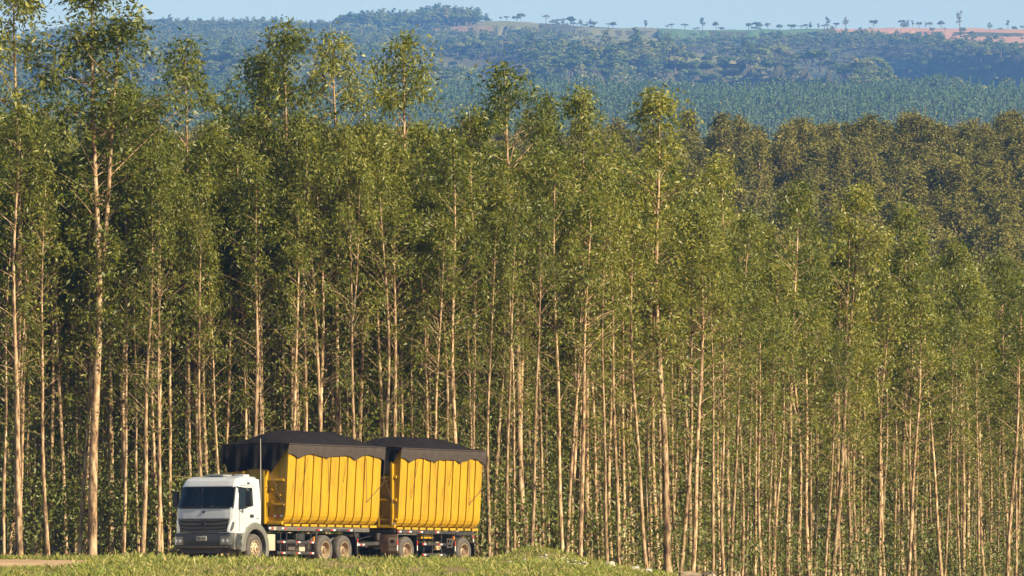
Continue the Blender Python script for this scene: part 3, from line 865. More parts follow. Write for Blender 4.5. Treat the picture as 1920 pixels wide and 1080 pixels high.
def build_far():
    rg = np.random.default_rng(31)
    kinds = [list(o) for o in far_src.values()]; names = list(far_src.keys())
    allp = []
    Ys = np.arange(4500, 8460, 11.5)
    for y in Ys:
        hw = X_of(960 + 1030, y); n = int(2 * hw / 9.5)
        x = np.linspace(-hw, hw, n) + rg.uniform(-4.4, 4.4, n); yy = y + rg.uniform(-8, 8, n)
        allp.append(np.stack([x, yy], -1))
    A = np.concatenate(allp); z = ground_z(A[:, 0], A[:, 1]); px = px_of(A[:, 0], A[:, 1])
    keep = np.ones(len(A), bool)
    for i in range(len(A)):
        if in_patch(px[i], A[i, 1], 10): keep[i] = rg.random() < .035
    # on the ridge right of the dense wood only scattered trees
    thin = (A[:, 1] > 7700) & (px > 915)
    keep &= ~(thin & (rg.random(len(A)) > .04))
    A = A[keep]; z = z[keep]; px = px[keep]
    s = 2.5 * rg.uniform(.5, 1.15, len(A)) * (.75 + .6 * fbm(A[:, 0] / 60, A[:, 1] / 120))
    belt = (A[:, 1] > 7800) & (px > 640) & (px < 900)
    s = np.where(A[:, 1] > 6200, s * .72, s)
    s = np.where(belt, rg.uniform(1.6, 2.7, len(A)), s)
    s = np.where((A[:, 1] > 7700) & ~belt, s * .72, s)
    s = np.where((A[:, 1] > 6500) & (A[:, 1] <= 7700), s * .85, s)
    idx = rg.integers(0, len(kinds), len(A))
    # low bushes stay low, the forest is mostly of round crowns
    rnd = [i for i, n_ in enumerate(names) if any(n_ == p[0].name for p in FAR['round'] + FAR['tall'][:1])]
    m = rg.random(len(A)) < .92
    idx = np.where(m, rg.choice(rnd, len(A)), idx)
    sink = np.where((A[:, 1] > 7600), .15, 1.0) * s
    scatter("valley_forest", np.stack([A[:, 0], A[:, 1], z - sink], -1), rg.uniform(0, 6.28, len(A)), np.stack([s * rg.uniform(1.0, 1.6, len(A)), s * 1.2, s * rg.uniform(.75, 1.1, len(A))], -1), idx, kinds,
            "hazy blue-green broadleaf forest covering the far escarpment")
    # plantation in the valley below the escarpment, in rows
    B = []
    for y in np.arange(3000, 4700, 14.0):
        hw = X_of(960 + 1100, y); n = int(2 * hw / 6.8)
        x = np.linspace(-hw, hw, n) + rg.uniform(-1.6, 1.6, n)
        B.append(np.stack([x, y + rg.uniform(-2, 2, n)], -1))
    B = np.concatenate(B); zb = ground_z(B[:, 0], B[:, 1])
    s = 2 * rg.uniform(.7, 1.0, len(B)) * (.8 + .4 * fbm(B[:, 0] / 120, B[:, 1] / 180))
    scatter("valley_plantation", np.stack([B[:, 0], B[:, 1], zb - .3], -1), rg.uniform(0, 6.28, len(B)), np.stack([s, s, s * 1.05], -1), rg.integers(0, 3, len(B)), cone_src,
            "teal hazy young plantation in the far valley below the escarpment")
    print("far:", len(A), len(B))
build_far()

# ------------------------------------------------------------------ grass on the bank, stones, plank, log
r3 = random.Random(5)
strip = []
for q in range(46):            # the pale stones that run down the slope
    t = r3.random(); strip.append((1015 + 265 * t + r3.uniform(-8, 8), 1049 + 27 * t + r3.gauss(0, 2.2), r3.uniform(2.5, 6.5) * (1.15 if r3.random() < .3 else .8)))
strip += [(913, 1050, 5), (923, 1050.5, 4), (984, 1053, 6), (957, 1055, 3), (205, 1054, 4.5), (906, 1053, 3.5), (1060, 1052, 8), (1095, 1058, 7), (1144, 1061, 9), (1150, 1064, 6), (1190, 1068, 8), (1215, 1071, 9)]
strip.sort()
_by = np.linspace(219, 236, 200)
STONES = []
for px, row, sz in strip:
    X = X_of(px, _by); k = int(np.argmin(np.abs(row_of(ground_z(X, _by), _by) - row))); Y = float(_by[k]) + r3.uniform(-.15, .15)
    STONES.append((X_of(px, Y), Y, sz / 2 / F * Y * 1.9))
def build_grass():
    rg = np.random.default_rng(41)
    def patch(n, x0, x1, y0, y1, hmul=1.0, cut=True):
        x = rg.uniform(x0, x1, n); y = rg.uniform(y0, y1, n)
        dens = fbm(x * .9, y * .5, 3)
        k = rg.random(n) < np.clip((dens - .28) * 3.2, .15, 1)
        if cut: k &= ~is_road(x, y)
        bare = np.exp(-((x + .4) / 1.6) ** 2 - ((y - 233.2) / .55) ** 2) + .9 * np.exp(-((x + 7.9) / .55) ** 2 - ((y - 228.5) / .5) ** 2) + .8 * np.exp(-((x + 5.6) / .8) ** 2 - ((y - 224.5) / .6) ** 2)
        k &= rg.random(n) > bare * 1.2
        k &= rg.random(n) > 1.1 * sm(.60, .70, fbm(x * .45 + 9, y * .22, 3))
        for sx, sy, ss in STONES: k &= ~((np.abs(x - sx) < ss * 2.0 + .03) & (y > sy - ss * 2 - 1.0) & (y < sy + ss * 1.5))
        x = x[k]; y = y[k]; h = hmul * rg.uniform(.05, .17, len(x)) * (.6 + .9 * fbm(x * .6 + 5, y * .4 + 3, 2)); 
        tall = rg.random(len(x)) < .03; h = np.where(tall, h * 1.9, h)
        P = np.stack([x, y, ground_z(x, y) - .01], -1)
        D = unit(np.stack([rg.normal(0, .45, len(x)), rg.normal(0, .45, len(x)), np.ones(len(x))], -1))
        N = unit(np.cross(D, unit(rg.normal(0, 1, (len(x), 3)))))
        return P, D, N, h
    parts = [patch(330000, -21, 9.5, 217.5, 235.5), patch(26000, -2.0, 7.5, 233, 241, .8), patch(22000, -24, -11.5, 254, 264.5, 1.2), patch(16000, -21, -13, 233, 240, .9), patch(9000, -12, 3, 234.5, 238, .8)]
    P, D, N, h = [np.concatenate(q) for q in zip(*parts)]
    S = unit(np.cross(D, N)); w = (.0045 + .0045 * rg.random(len(h)))[:, None]; h = h[:, None]
    bend = np.stack([rg.normal(0, .2, len(h)), rg.normal(0, .2, len(h)), -.05 * np.ones(len(h))], -1) * h
    V = np.stack([P - S * w, P + S * w, P + D * h * .6 + S * w * .7, P + D * h + bend], 1).reshape(-1, 3)
    # quad blade, leaning tip
    o = link(bpy.data.objects.new("grass", np_mesh("grass", V, np.arange(len(V)).reshape(-1, 4), M['grass'])))
    tag(o, "short yellow-green grass covering the bank and mound before the truck", kind="stuff")
    print("grass", len(h))
build_grass()

M['soil'] = ground_mat("bank_soil", [(.13, .115, .04), (.19, .15, .065), (.28, .20, .11)], (.8, 12.0))
draped("grass_bank", np.arange(-24, 10, .3), np.arange(212, 237, .3), lambda x, y: (~is_road(x, y)) & (y < 235.5 + .8 * (fbm(x, y) - .5)), M['soil'], .004, "grassy bank rising in front of the truck")

def rock_mesh(seed):
    rg = np.random.default_rng(seed); bm = bmesh.new(); bmesh.ops.create_icosphere(bm, subdivisions=2, radius=1)
    f = rg.uniform(.6, 1.25, 3)
    pl = [(unit(rg.normal(0, 1, 3)), rg.uniform(.5, .85)) for _ in range(9)]
    for v in bm.verts:
        p = np.array(v.co)
        for n_, d in pl:
            e = p @ n_ - d
            if e > 0: p = p - n_ * e
        v.co = p * f * [1.2, 1, .65] * (1 + rg.uniform(-.04, .04))
    me = bpy.data.meshes.new("stone"); bm.to_mesh(me); bm.free(); me.materials.append(M['rock']); return me
ROCKS = [rock_mesh(60 + i) for i in range(6)]
for i, (px, row, sz) in enumerate(strip):
    x, Y, s = STONES[i]
    o = link(bpy.data.objects.new("stone", ROCKS[i % 6])); o.location = (x, Y, float(ground_z(x, Y)) + s * .45)
    o.rotation_euler = (r3.uniform(-.3, .3), r3.uniform(-.3, .3), r3.uniform(0, 6.28)); o.scale = (s * r3.uniform(.9, 1.5), s, s)
    if px < 300: lb = "small white stone in the grass near the dirt road's tip"
    elif px < 1000: lb = f"pale stone at the foot of the grass mound, {ordinal([q for q in strip if 300 < q[0] < 1000].index((px, row, sz)))} from the trailer"
    else:
        j = [q for q in strip if q[0] >= 1000].index((px, row, sz)); lb = f"pale stone in the line running down the grass slope, {ordinal(j) if j < 49 else 'near the lower end'} from its upper end"
        if j >= 49: lb = f"pale stone near the log at the slope's lower end, {ordinal(j - 49)} there"
    tag(o, lb, "stone", "pale stones along the grass slope")

def build_log():
    Y = 226.; x = X_of(1306, Y); z = float(ground_z(x, Y)); z = (HROW - 1078) / F * Y
    e = empty("broken_log", (x, Y, z - .12)); tag(e, "broken dark log with pale split end at the foot of the slope", "log")
    rg = np.random.default_rng(3)
    k = np.linspace(0, 1, 8)
    b = MB(); b.tube([(-.55 + 1.1 * t, .3 * t, .06 + .05 * math.sin(t * 5)) for t in k], [.13 + .03 * math.sin(9 * t) for t in k], 10); b.build("stem", M['log'], e, smooth=True)
    for s_ in ((.25, .1, .12, .5, .0, .22), (-.2, .0, .1, -.55, -.1, .2)):
        b = MB(); b.tube([s_[:3], s_[3:]], [.06, .025], 7); b.build("branch_stub", M['log'], e, smooth=True)
    b = MB(); b.tube([(.5, .28, .05), (.57, .32, .06)], [.145, .10], 9); b.build("split_end", M['plank'], e)
    g = float(ground_z(x, Y))
    # loose earth it lies on
build_log()
pl = MB(); pl.box(-.72, .72, -.09, .09, 0, .05)
_x = X_of(878, 235.6); po = pl.build("plank", M['plank'], None, bevel=.008); po.location = (_x, 235.6, (HROW - 1055) / F * 235.6 - .02); po.rotation_euler = (0, R(1.5), R(-4))
tag(po, "weathered pale plank lying on the grass behind the trailer's last wheel", "plank")
# ------------------------------------------------------------------ the lorry and its trailer
M['white'] = mat("white_cab_paint", (.42, .44, .475), .32, coat=.3, dirt=(.30, .27, .23), dirt_amt=.3, dirt_scale=2.2)
M['grey_plastic'] = mat("grey_green_plastic", (.12, .122, .11), .6, var=.12, dirt=(.22, .19, .14), dirt_amt=.5)
M['dark_plastic'] = mat("dark_bumper_plastic", (.028, .030, .033), .5, dirt=(.16, .13, .10), dirt_amt=.4)
M['black'] = mat("black_grille", (.012, .012, .014), .45)
M['chassis'] = mat("black_chassis", (.022, .022, .024), .6, dirt=(.14, .10, .07), dirt_amt=.6, dirt_scale=4)
M['rail'] = mat("dusty_frame_rail", (.085, .075, .068), .75, dirt=(.22, .17, .12), dirt_amt=.6, dirt_scale=5)
M['tyre'] = mat("dusty_tyre", (.075, .066, .058), .9, var=.3, vscale=7, bump=.3, bscale=30)
M['rim'] = mat("dusty_rim", (.32, .24, .15), .55, var=.2, vscale=9, dirt=(.25, .15, .08), dirt_amt=.7, dirt_scale=7)
M['rim_white'] = mat("cream_rim", (.42, .34, .22), .5, dirt=(.28, .18, .10), dirt_amt=.6, dirt_scale=8)
M['hub'] = mat("rusty_hub", (.16, .10, .065), .7, var=.3)
M['yellow'] = mat("yellow_box_paint", (.43, .250, .004), .5, coat=.05, var=.10, vscale=.9, dirt=(.13, .075, .02), dirt_amt=.75, dirt_scale=2.0, stretch=(2.2, 2.2, .45))
M['cream'] = mat("cream_panel", (.40, .36, .27), .6, dirt=(.35, .28, .2), dirt_amt=.5)
M['red'] = mat("red_reflector", (.38, .025, .02), .35)
M['whiter'] = mat("white_reflector", (.55, .53, .52), .4)
M['amber'] = mat("amber_lamp", (.75, .25, .03), .3)
M['tarp'] = mat("black_tarpaulin", (.013, .011, .012), .95, spec=.08, var=.25, vscale=2.5, bump=.4, bscale=5)
M['valance'] = mat("sunlit_tarp_border", (.056, .045, .040), .9, spec=.2, var=.15, vscale=3)  # same cloth as the cover, sunlit brown put into the border colour
M['rope'] = mat("dark_rope", (.07, .05, .035), .9)
M['steel'] = mat("pale_rod", (.45, .42, .38), .4, metal=.3)
M['interior'] = mat("cab_interior", (.05, .055, .06), .8)
M['seat'] = mat("seat_cloth", (.12, .125, .12), .9)
M['hat'] = mat("straw_hat", (.65, .55, .25), .8)
M['plate'] = mat("number_plate", (.33, .34, .30), .5, var=.15, vscale=30)
M['ink'] = mat("dark_lettering", (.03, .03, .03), .6)
M['lens'] = mat("lamp_lens", (.55, .58, .66), .08, spec=.8, coat=1)
M['lampdark'] = mat("lamp_housing", (.05, .055, .06), .15, spec=.8, coat=1)
def glass_mat():
    m = bpy.data.materials.new("tinted_glass"); m.use_nodes = True; nt = m.node_tree; nt.nodes.clear(); L = nt.links.new
    o = nt.nodes.new("ShaderNodeOutputMaterial"); t = nt.nodes.new("ShaderNodeBsdfTransparent"); t.inputs[0].default_value = (.50, .56, .58, 1)
    g = nt.nodes.new("ShaderNodeBsdfGlossy"); g.inputs["Roughness"].default_value = .03; g.inputs[0].default_value = (.9, .95, 1, 1)
    f = nt.nodes.new("ShaderNodeFresnel"); f.inputs[0].default_value = 1.5
    mx = nt.nodes.new("ShaderNodeMixShader"); L(f.outputs[0], mx.inputs[0]); L(t.outputs[0], mx.inputs[1]); L(g.outputs[0], mx.inputs[2]); L(mx.outputs[0], o.inputs[0]); return m
M['glass'] = glass_mat()
M['slat'] = mat("grille_slat_grey", (.06, .063, .07), .4)
Z0 = 1.52
YAW = math.atan2(HD[1], HD[0])
def local_xyz(a, b, z): p = P0 + HD * a + LF * b; return (p[0], p[1], z + Z0)

def wheel(par, a, bo, side, style):
    """axle position a, outer face at |b| = bo"""
    e = empty("wheel"); e.parent = par; e.location = (a, side * bo, .52)
    w = .30; sg = side
    pr = [(.30, -w), (.45, -w), (.50, -w + .03), (.52, -w + .07), (.522, -w / 2), (.52, -.07), (.50, -.025), (.46, 0), (.40, .008), (.335, .0), (.30, -.015)]
    t = MB().lathe_y([(r_, y_ * sg) for r_, y_ in pr], n=36)
    if style != 'steer': t.lathe_y([(r_, (y_ - .34) * sg) for r_, y_ in pr], n=30)
    t.build("tyre", M['tyre'], e, smooth=True)
    if style == 'steer':
        pr = [(.302, -.02), (.30, .0), (.285, .0), (.275, -.05), (.255, -.055), (.245, -.03), (.19, .005), (.135, .02), (.13, .055), (.10, .075), (0.0, .078)]
    else:
        pr = [(.302, -.02), (.30, .0), (.282, .0), (.27, -.05), (.262, -.20), (.24, -.235), (.16, -.25), (.145, -.24), (.14, -.09), (.11, -.06), (0.0, -.055)]
    rm = MB().lathe_y([(r_, y_ * sg) for r_, y_ in pr], n=32).build("rim", M['rim_white'] if style == 'steer' else M['rim'], e, smooth=True)
    h = MB()
    if style == 'steer':
        for q in range(10):
            an = q * .6283; c = (.222 * math.cos(an), 0, .222 * math.sin(an))
            h.lathe_y([(.030, -.016 * sg), (.030, -.006 * sg), (0, -.006 * sg)], c, 10)
        h.build("hand_hole_shade", M['black'], e)  # black discs paint the shade in the hand holes, rim stays closed
        h = MB()
        for q in range(10):
            an = q * .6283 + .3; c = (.16 * math.cos(an), 0, .16 * math.sin(an))
            h.lathe_y([(.016, .0), (.016, .035 * sg), (0, .038 * sg)], c, 6)
        h.lathe_y([(.075, .07 * sg), (.07, .10 * sg), (0, .105 * sg)], (0, 0, 0), 14)
        h.build("hub", M['hub'], e)
    else:
        h.lathe_y([(.10, -.06 * sg), (.095, -.03 * sg), (0, -.025 * sg)], (0, 0, 0), 14)
        for q in range(10):
            an = q * .6283; c = (.205 * math.cos(an), 0, .205 * math.sin(an))
            h.lathe_y([(.026, -.246 * sg), (.026, -.232 * sg), (0, -.230 * sg)], c, 8)
        h.build("hub", M['hub'], e)
    return e

def reflector(par, a, b, z, fwd=False, vert=False, wid=.13, ht=.055, flip=False):
    """red and white sticker, two halves side by side"""
    for k, mt in enumerate((M['red'], M['whiter'])):
        s = (1 if k == 0 else -1) * (-1 if flip else 1); m_ = MB()
        if fwd: m_.box(a, a + .006, b + (0 if s < 0 else -wid), b + (wid if s < 0 else 0), z, z + ht)
        elif vert: m_.box(a - ht / 2, a + ht / 2, b, b + .006, z + (0 if s > 0 else -wid), z + (wid if s > 0 else 0))
        else: m_.box(a + (0 if s > 0 else -wid), a + (wid if s > 0 else 0), b, b + .006, z, z + ht)
        m_.build("red_reflector" if k == 0 else "white_reflector", mt, par)

SIDE = [(1.245, 4.17), (1.205, 3.5), (1.155, 2.6), (1.115, 1.86), (1.095, 1.72), (1.045, 1.60), (.96, 1.51), (.86, 1.47)]
def hopper(par, a0, a1, npan, beams, ao=0.0, zdrop=0.0):
    """load box from a0 (front) to a1 (rear)"""
    S = [(b_, z_ - (zdrop if z_ < 2 else 0)) for b_, z_ in SIDE]
    sec = S + [(-b_, z_) for b_, z_ in S[::-1]]
    m_ = MB(); n = len(sec)
    v = [(a, b_, z_) for a in (a0 - .02, a1 + .02) for b_, z_ in sec]
    f = [(i, (i + 1) % n, n + (i + 1) % n, n + i) for i in range(n)] + [tuple(range(n)), tuple(range(2 * n - 1, n - 1, -1))]
    hp = m_.add(v, f).build("load_box", M['yellow'], par)
    L_ = (a0 - a1) / npan
    for sd in (1, -1):
        for k in range(npan):
            f_, r_ = a0 - k * L_, a0 - (k + 1) * L_ + .030
            of, orr = .075, .045
            def ring(a, off):
                out = []
                for i, (b_, z_) in enumerate(S):
                    q0 = S[max(i - 1, 0)]; q1 = S[min(i + 1, len(S) - 1)]
                    t_ = Vector((q1[0] - q0[0], q1[1] - q0[1])).normalized(); nb, nz = -t_[1], t_[0]
                    out.append((a, sd * (b_ + nb * off), z_ + nz * off))
                return out
            A, B, Cc, Dd = ring(f_, of), ring(r_, orr), ring(f_, .002), ring(r_, .002)
            mid = ring(f_ - L_ * .12, of + .004)
            pm = MB(); pm.grid([A, mid, B]); pm.grid([A, Cc]); pm.grid([B, Dd]); nn = len(S)
            pm.add([A[-1], mid[-1], B[-1], Dd[-1], Cc[-1]], [(0, 1, 2, 3, 4)]); pm.add([A[0], mid[0], B[0], Dd[0], Cc[0]], [(0, 1, 2, 3, 4)])
            pm.build("side_panel", M['yellow'], hp)
    # front wall frame
    for bb, w_, d_ in beams['posts']:
        MB().box(a0 - .01, a0 + d_, bb - w_ / 2, bb + w_ / 2, 1.42, beams.get('post_top', 3.5)).build("front_post", M['yellow'], hp, bevel=.012)
    for zz_, h_ in beams['cross']:
        MB().box(a0 - .01, a0 + .075, -1.10, 1.13, zz_, zz_ + h_).build("front_beam", M['yellow'], hp, bevel=.01)
    MB().box(a0 - .02, a0 + .10, -1.08, 1.08, 1.38 - zdrop, 1.50 - zdrop).build("front_sill", M['yellow'], hp, bevel=.01)
    for p, q in beams.get('braces', ()):
        MB().bar((a0 + .04, *p), (a0 + .04, *q), .07, .07).build("front_brace", M['yellow'], hp)
    for k in range(npan):                       # ends of the floor beams
        f_ = a0 - k * L_ - .06
        MB().box(f_ - L_ + .13, f_, .98, 1.10, 1.335 - zdrop, 1.415 - zdrop).build("floor_beam_end", M['yellow'], hp)
        MB().box(f_ - L_ + .13, f_, -1.10, -.98, 1.335 - zdrop, 1.415 - zdrop).build("floor_beam_end", M['yellow'], hp)
    for k in range(0, npan, 2):
        f_ = a0 - (k + .55) * L_
        if k == 0: f_ = a0 - .35 * L_
        reflector(hp, f_, 1.165, 1.93, wid=.10, ht=.06, flip=True)
    return hp

def tarp(name, a0, a1, label, seed, tip_b=.7, peak=.50, ao=0.0):
    rg = np.random.default_rng(seed)
    root_a = (a0 + a1) / 2
    e = empty(name, local_xyz(root_a, 0, 4.17)); e.rotation_euler = (0, 0, YAW); tag(e, label, "tarpaulin")
    sh = lambda P_: [[(p[0] - root_a, p[1], p[2] - 4.17) for p in r_] for r_ in P_]
    A = np.linspace(a0 + .10, a1 - .08, 46); Bq = np.linspace(-1, 1, 31)
    tx = lambda a, b: (fbm(np.array(a * 1.1 + seed * 3.7), np.array(b * 1.3 + 40)) - .5)
    top = []
    for a in A:
        df = (a0 + .10 - a); dr = (a - (a1 - .08))
        ha = min(1, df / 1.7) ** .6 * min(1, dr / 1.7) ** .65
        row = []
        for s in Bq:
            b = s * 1.37; hb = max(0, 1 - abs(s) ** 2.0)
            z = 4.215 + peak * hb * ha + float(tx(a, b)) * .12 * min(1, hb * 2) + (.012 * math.sin(a * 9 + b * 3) + .008 * math.sin(a * 4.1 - b * 11 + seed)) * hb
            row.append((a, b, z))
        top.append(row)
    tp = MB(); tp.grid(sh(top)).build("cover", M['tarp'], e, smooth=True)
    L_ = a0 - a1; nsc = 5
    for sd in (1, -1):
        V_ = []
        for k in np.linspace(0, 1, 101):
            a = a0 + .10 - k * (L_ + .18); u = k * 3.4 + .63; fr = u - math.floor(u)
            arc = math.sin(math.pi * min(1, fr)) ** .55 * (.15 if u < 3 else .19)
            zl = 3.70 + arc + .02 * math.sin(a * 5)
            wv = .012 * math.sin(a * 11 + seed)
            V_.append([(a, sd * 1.37, 4.215), (a, sd * (1.385 + wv * .3), 4.12), (a, sd * (1.365 + wv), 3.95 + arc * .3), (a, sd * (1.345 + wv), zl)])
        MB().grid(sh(V_)).build("border", M['valance'], e, smooth=True)
        MB().tube([(a - root_a, sd * 1.385, 4.195 - 4.17) for a in np.linspace(a0 + .1, a1 - .08, 12)], .022, 6).build("edge_cord", M['valance'], e, smooth=True)
    # front flap with folds
    bb = np.linspace(-1.37, 1.37, 90); V_ = []
    zk = np.interp(bb, [-1.37, -1.2, -1.12, -.6, 0, .5, tip_b, tip_b + .12, 1.25, 1.37], [3.55, 3.5, 3.22, 3.26, 3.36, 3.30, 3.14, 3.34, 4.0, 4.15])
    for b, zl in zip(bb, zk):
        fold = .075 * math.sin(b * 8.5 + seed) + .05 * math.sin(b * 17 + 2)
        c = []
        for q in np.linspace(0, 1, 8):
            z = 4.215 * (1 - q) + zl * q
            c.append((a0 + .10 + .05 * math.sin(q * 3.14) + fold * q * .9 + .05 * q, b, z))
        V_.append(c)
    MB().grid(sh(V_)).build("front_flap", M['tarp'], e, smooth=True)
    # ropes that tie it down
    ro = lambda pts, r_=.011: MB().tube([(p[0] - root_a, p[1], p[2] - 4.17) for p in pts], r_, 5).build("rope", M['rope'], e)
    ro([(a0 + .2, tip_b, 3.16), (a0 + .16, .95, 2.5), (a0 + .12, 1.22, 1.95)], .014)
    ro([(a0 + .25, -.2, 3.3), (a0 + .16, .6, 2.6), (a0 + .12, 1.2, 2.1)], .012)
    for k, (da, zb) in enumerate(((.35, 2.4), (-.25, 2.3), (.1, 2.9), (-.2, 2.2))):
        at_ = a0 + .10 - (k + 1) / nsc * (L_ + .18)
        ro([(at_, 1.37, 3.78), (at_ + da * .5, 1.315, (3.78 + zb) / 2), (at_ + da, 1.27, zb)], .009)
    ro([(a1 - .06, 1.37, 3.85), (a1 - .03, 1.31, 2.9), (a1 + .95, 1.24, 2.25)], .011)
    return e

def side_guard(par, a0, a1, posts, refl, b=1.2, top=1.12):
    for z_ in (.40, .78):
        MB().box(a1, a0, b - .03, b + .01, z_ - .05, z_ + .05).build("guard_rail", M['chassis'], par, bevel=.008)
    for a in posts:
        MB().box(a - .02, a + .02, b - .06, b - .032, .40, top).build("guard_post", M['chassis'], par)
    for a in refl:
        for z_ in (.40, .78): reflector(par, a, b + .011, z_ - .03)

def build_truck():
    T = empty("truck", local_xyz(0, 0, 0)); T.rotation_euler = (0, 0, YAW)
    tag(T, "white cab lorry carrying a yellow ribbed load box on the dirt road", "truck")
    # ---- cab shell
    cab = empty("cab"); cab.parent = T
    zs_ = [1.06, 1.55, 1.9, 2.7, 2.86, 2.96, 3.02]; as_ = [1.42, 1.41, 1.375, 1.13, 1.03, .88, .58]
    bs = lambda z: 1.22 - .09 * max(0, (z - 1.9) / 1.1) ** 1.3
    def ca(s, z):
        return float(np.interp(z, zs_, as_)) - .03 * s * s - .17 * max(0, (abs(s) - .78) / .22) ** 2.2
    zt = lambda s, z: z - .085 * max(0, (abs(s) - .9) / .1) * max(0, (z - 2.72) / .3)
    pt = lambda s, z, off=0.0: (ca(s, z) + off, s * bs(z), zt(s, z))
    ST = [-1, -.985, -.955, -.92, -.86, -.7, -.4, 0, .4, .7, .86, .92, .955, .985, 1]
    ZL = [1.06, 1.3, 1.55, 1.75, 1.94, 2.3, 2.655, 2.72, 2.80, 2.86, 2.91, 2.96, 3.0, 3.02]
    sh = MB()
    for i in range(len(ZL) - 1):
        for j in range(len(ST) - 1):
            if 1.93 < ZL[i] < 2.6 and abs(ST[j]) <= .93 and abs(ST[j + 1]) <= .93: continue
            if ZL[i] < 1.5 and abs(ST[j]) <= .75 and abs(ST[j + 1]) <= .75: pass
            sh.add([pt(ST[j], ZL[i]), pt(ST[j + 1], ZL[i]), pt(ST[j + 1], ZL[i + 1]), pt(ST[j], ZL[i + 1])], [(0, 1, 2, 3)])
    RA = [ .58, .3, 0, -.25, -.36]
    roof = [[(ca(s, 3.02) if a == .58 else a, s * bs(3.02), zt(s, 3.02) + (.035 * (1 - s * s) if a != .58 else 0) - (.06 if a == -.36 else 0)) for s in ST] for a in RA]
    sh.grid(roof)
    sh.grid([[(-.36, s * bs(z), z if z < 2.9 else roof[-1][k][2]) for k, s in enumerate(ST)] for z in (1.1, 1.6, 2.2, 2.9)])
    for sd in (1, -1):
        P_ = lambda a, z: (a, sd * bs(z), z if z < 2.93 else zt(1, 3.02))
        af = lambda z: ca(1, z)
        sh.add([P_(af(1.06), 1.06), P_(.62, 1.06), P_(.62, 1.26), P_(af(1.26), 1.26)], [(0, 1, 2, 3)])
        zz_ = [1.26, 1.55, 1.84]
        for u, w_ in zip(zz_[:-1], zz_[1:]): sh.add([P_(af(u), u), P_(-.36, u), P_(-.36, w_), P_(af(w_), w_)], [(0, 1, 2, 3)])
        wf, wr = .98, .16
        # window band with sloping lower edge
        sh.add([P_(af(1.84), 1.84), P_(wf + .10, 1.84), P_(wf, 2.62), P_(af(2.62), 2.62), P_(af(2.2), 2.2)], [(0, 1, 2, 3, 4)])
        sh.add([P_(wf + .10, 1.84), P_(-.36, 1.84), P_(-.36, 2.02), P_(wr, 2.02), P_(wf + .09, 1.90)], [(0, 1, 2, 3, 4)])
        sh.add([P_(wr, 2.02), P_(-.36, 2.02), P_(-.36, 2.62), P_(wr, 2.62)], [(0, 1, 2, 3)])
        tz = 2.935
        sh.add([P_(af(2.62), 2.62), P_(-.36, 2.62), P_(-.36, tz), P_(af(3.02), tz), P_(af(2.96), 2.90), P_(af(2.8), 2.78)], [(0, 1, 2, 3, 4, 5)])
        MB().add([(wf + .085, sd * (bs(1.9) - .012), 1.90), (wr + .01, sd * (bs(2.02) - .012), 2.025), (wr + .01, sd * (bs(2.6) - .012), 2.61), (wf - .0, sd * (bs(2.6) - .012), 2.61)], [(0, 1, 2, 3)]).build("side_window", M['glass'], cab)
        # black rubber round the window
        fr = [(wf + .09, 1.90), (wr, 2.02), (wr, 2.62), (wf, 2.62), (wf + .09, 1.90)]
        sl = MB()
        for p, q in zip(fr[:-1], fr[1:]): sl.bar((p[0], sd * (bs(p[1]) + .004), p[1]), (q[0], sd * (bs(q[1]) + .004), q[1]), .03, .03)
        sl.build("window_seal", M['black'], cab)
        # door outline
        dl = [(af(1.2) - .20, 1.12), (af(1.84) - .16, 1.84), (wf - .02 + .06, 2.70), (.02, 2.70), (.02, 1.30)]
        dr = MB()
        for p, q in zip(dl[:-1], dl[1:]): dr.bar((p[0], sd * (bs(p[1]) + .001), p[1]), (q[0], sd * (bs(q[1]) + .001), q[1]), .012, .012)
        dr.build("door_gap", M['dark_plastic'], cab)
        MB().box(.12, .34, sd * 1.222 - .02, sd * 1.222 + .02, 1.60, 1.71).build("door_handle", M['black'], cab, bevel=.012)
        MB().box(-.22, -.08, sd * 1.222 - .004, sd * 1.222 + .004, 1.56, 1.585).build("model_badge", M['ink'], cab)
        MB().box(.30, .42, sd * 1.155 - .03, sd * 1.155 + .03, 2.76, 2.82).build("marker_lamp", M['ink'], cab)
        # mirrors on arms
        my = sd * 1.50
        mr = MB().box(.78, .90, my - .11, my + .11, 1.98, 2.52).build("mirror", M['black'], cab, bevel=.03)
        MB().tube([(1.02, sd * 1.12, 2.66), (.90, sd * 1.42, 2.60), (.86, my, 2.50)], .018, 6).build("mirror_arm", M['black'], mr)
        MB().tube([(1.08, sd * 1.20, 1.88), (.92, sd * 1.42, 1.92), (.86, my, 2.0)], .018, 6).build("mirror_arm", M['black'], mr)
        # side step below the door
        st = MB().box(.78, 1.36, sd * 1.02, sd * 1.215, .50, 1.055).build("step_panel", M['grey_plastic'], cab, bevel=.02)
        for z_ in (.60, .84): MB().box(.86, 1.18, sd * 1.20, sd * 1.222, z_, z_ + .13).build("step_opening_shade", M['black'], st)  # black blocks paint the shade of step openings, nothing is cut in
        # wheel arch
        ar = MB(); N_ = 22
        an = [R(-28 + (208 + 8) * k / N_) for k in range(N_ + 1)]
        for r_in, r_out, b0_, b1_ in ((.66, .90, 1.10, 1.262),):
            P4 = [[(-r_ * math.cos(t_), sd * y_, .55 + r_ * math.sin(t_) * (1.0)) for (r_, y_) in ((r_in, b0_), (r_in, b1_ - .01), (r_in + .04, b1_), (r_out - .05, b1_), (r_out, b1_ - .05), (r_out, b0_))] for t_ in an]
            ar.grid(P4)
        ar.build("wheel_arch", M['grey_plastic'], cab, smooth=True)
        iw = MB(); iw.grid([[(-.66 * math.cos(t_), sd * y_, .55 + .66 * math.sin(t_)) for y_ in (.6, 1.1)] for t_ in an]); iw.build("arch_liner", M['black'], cab)
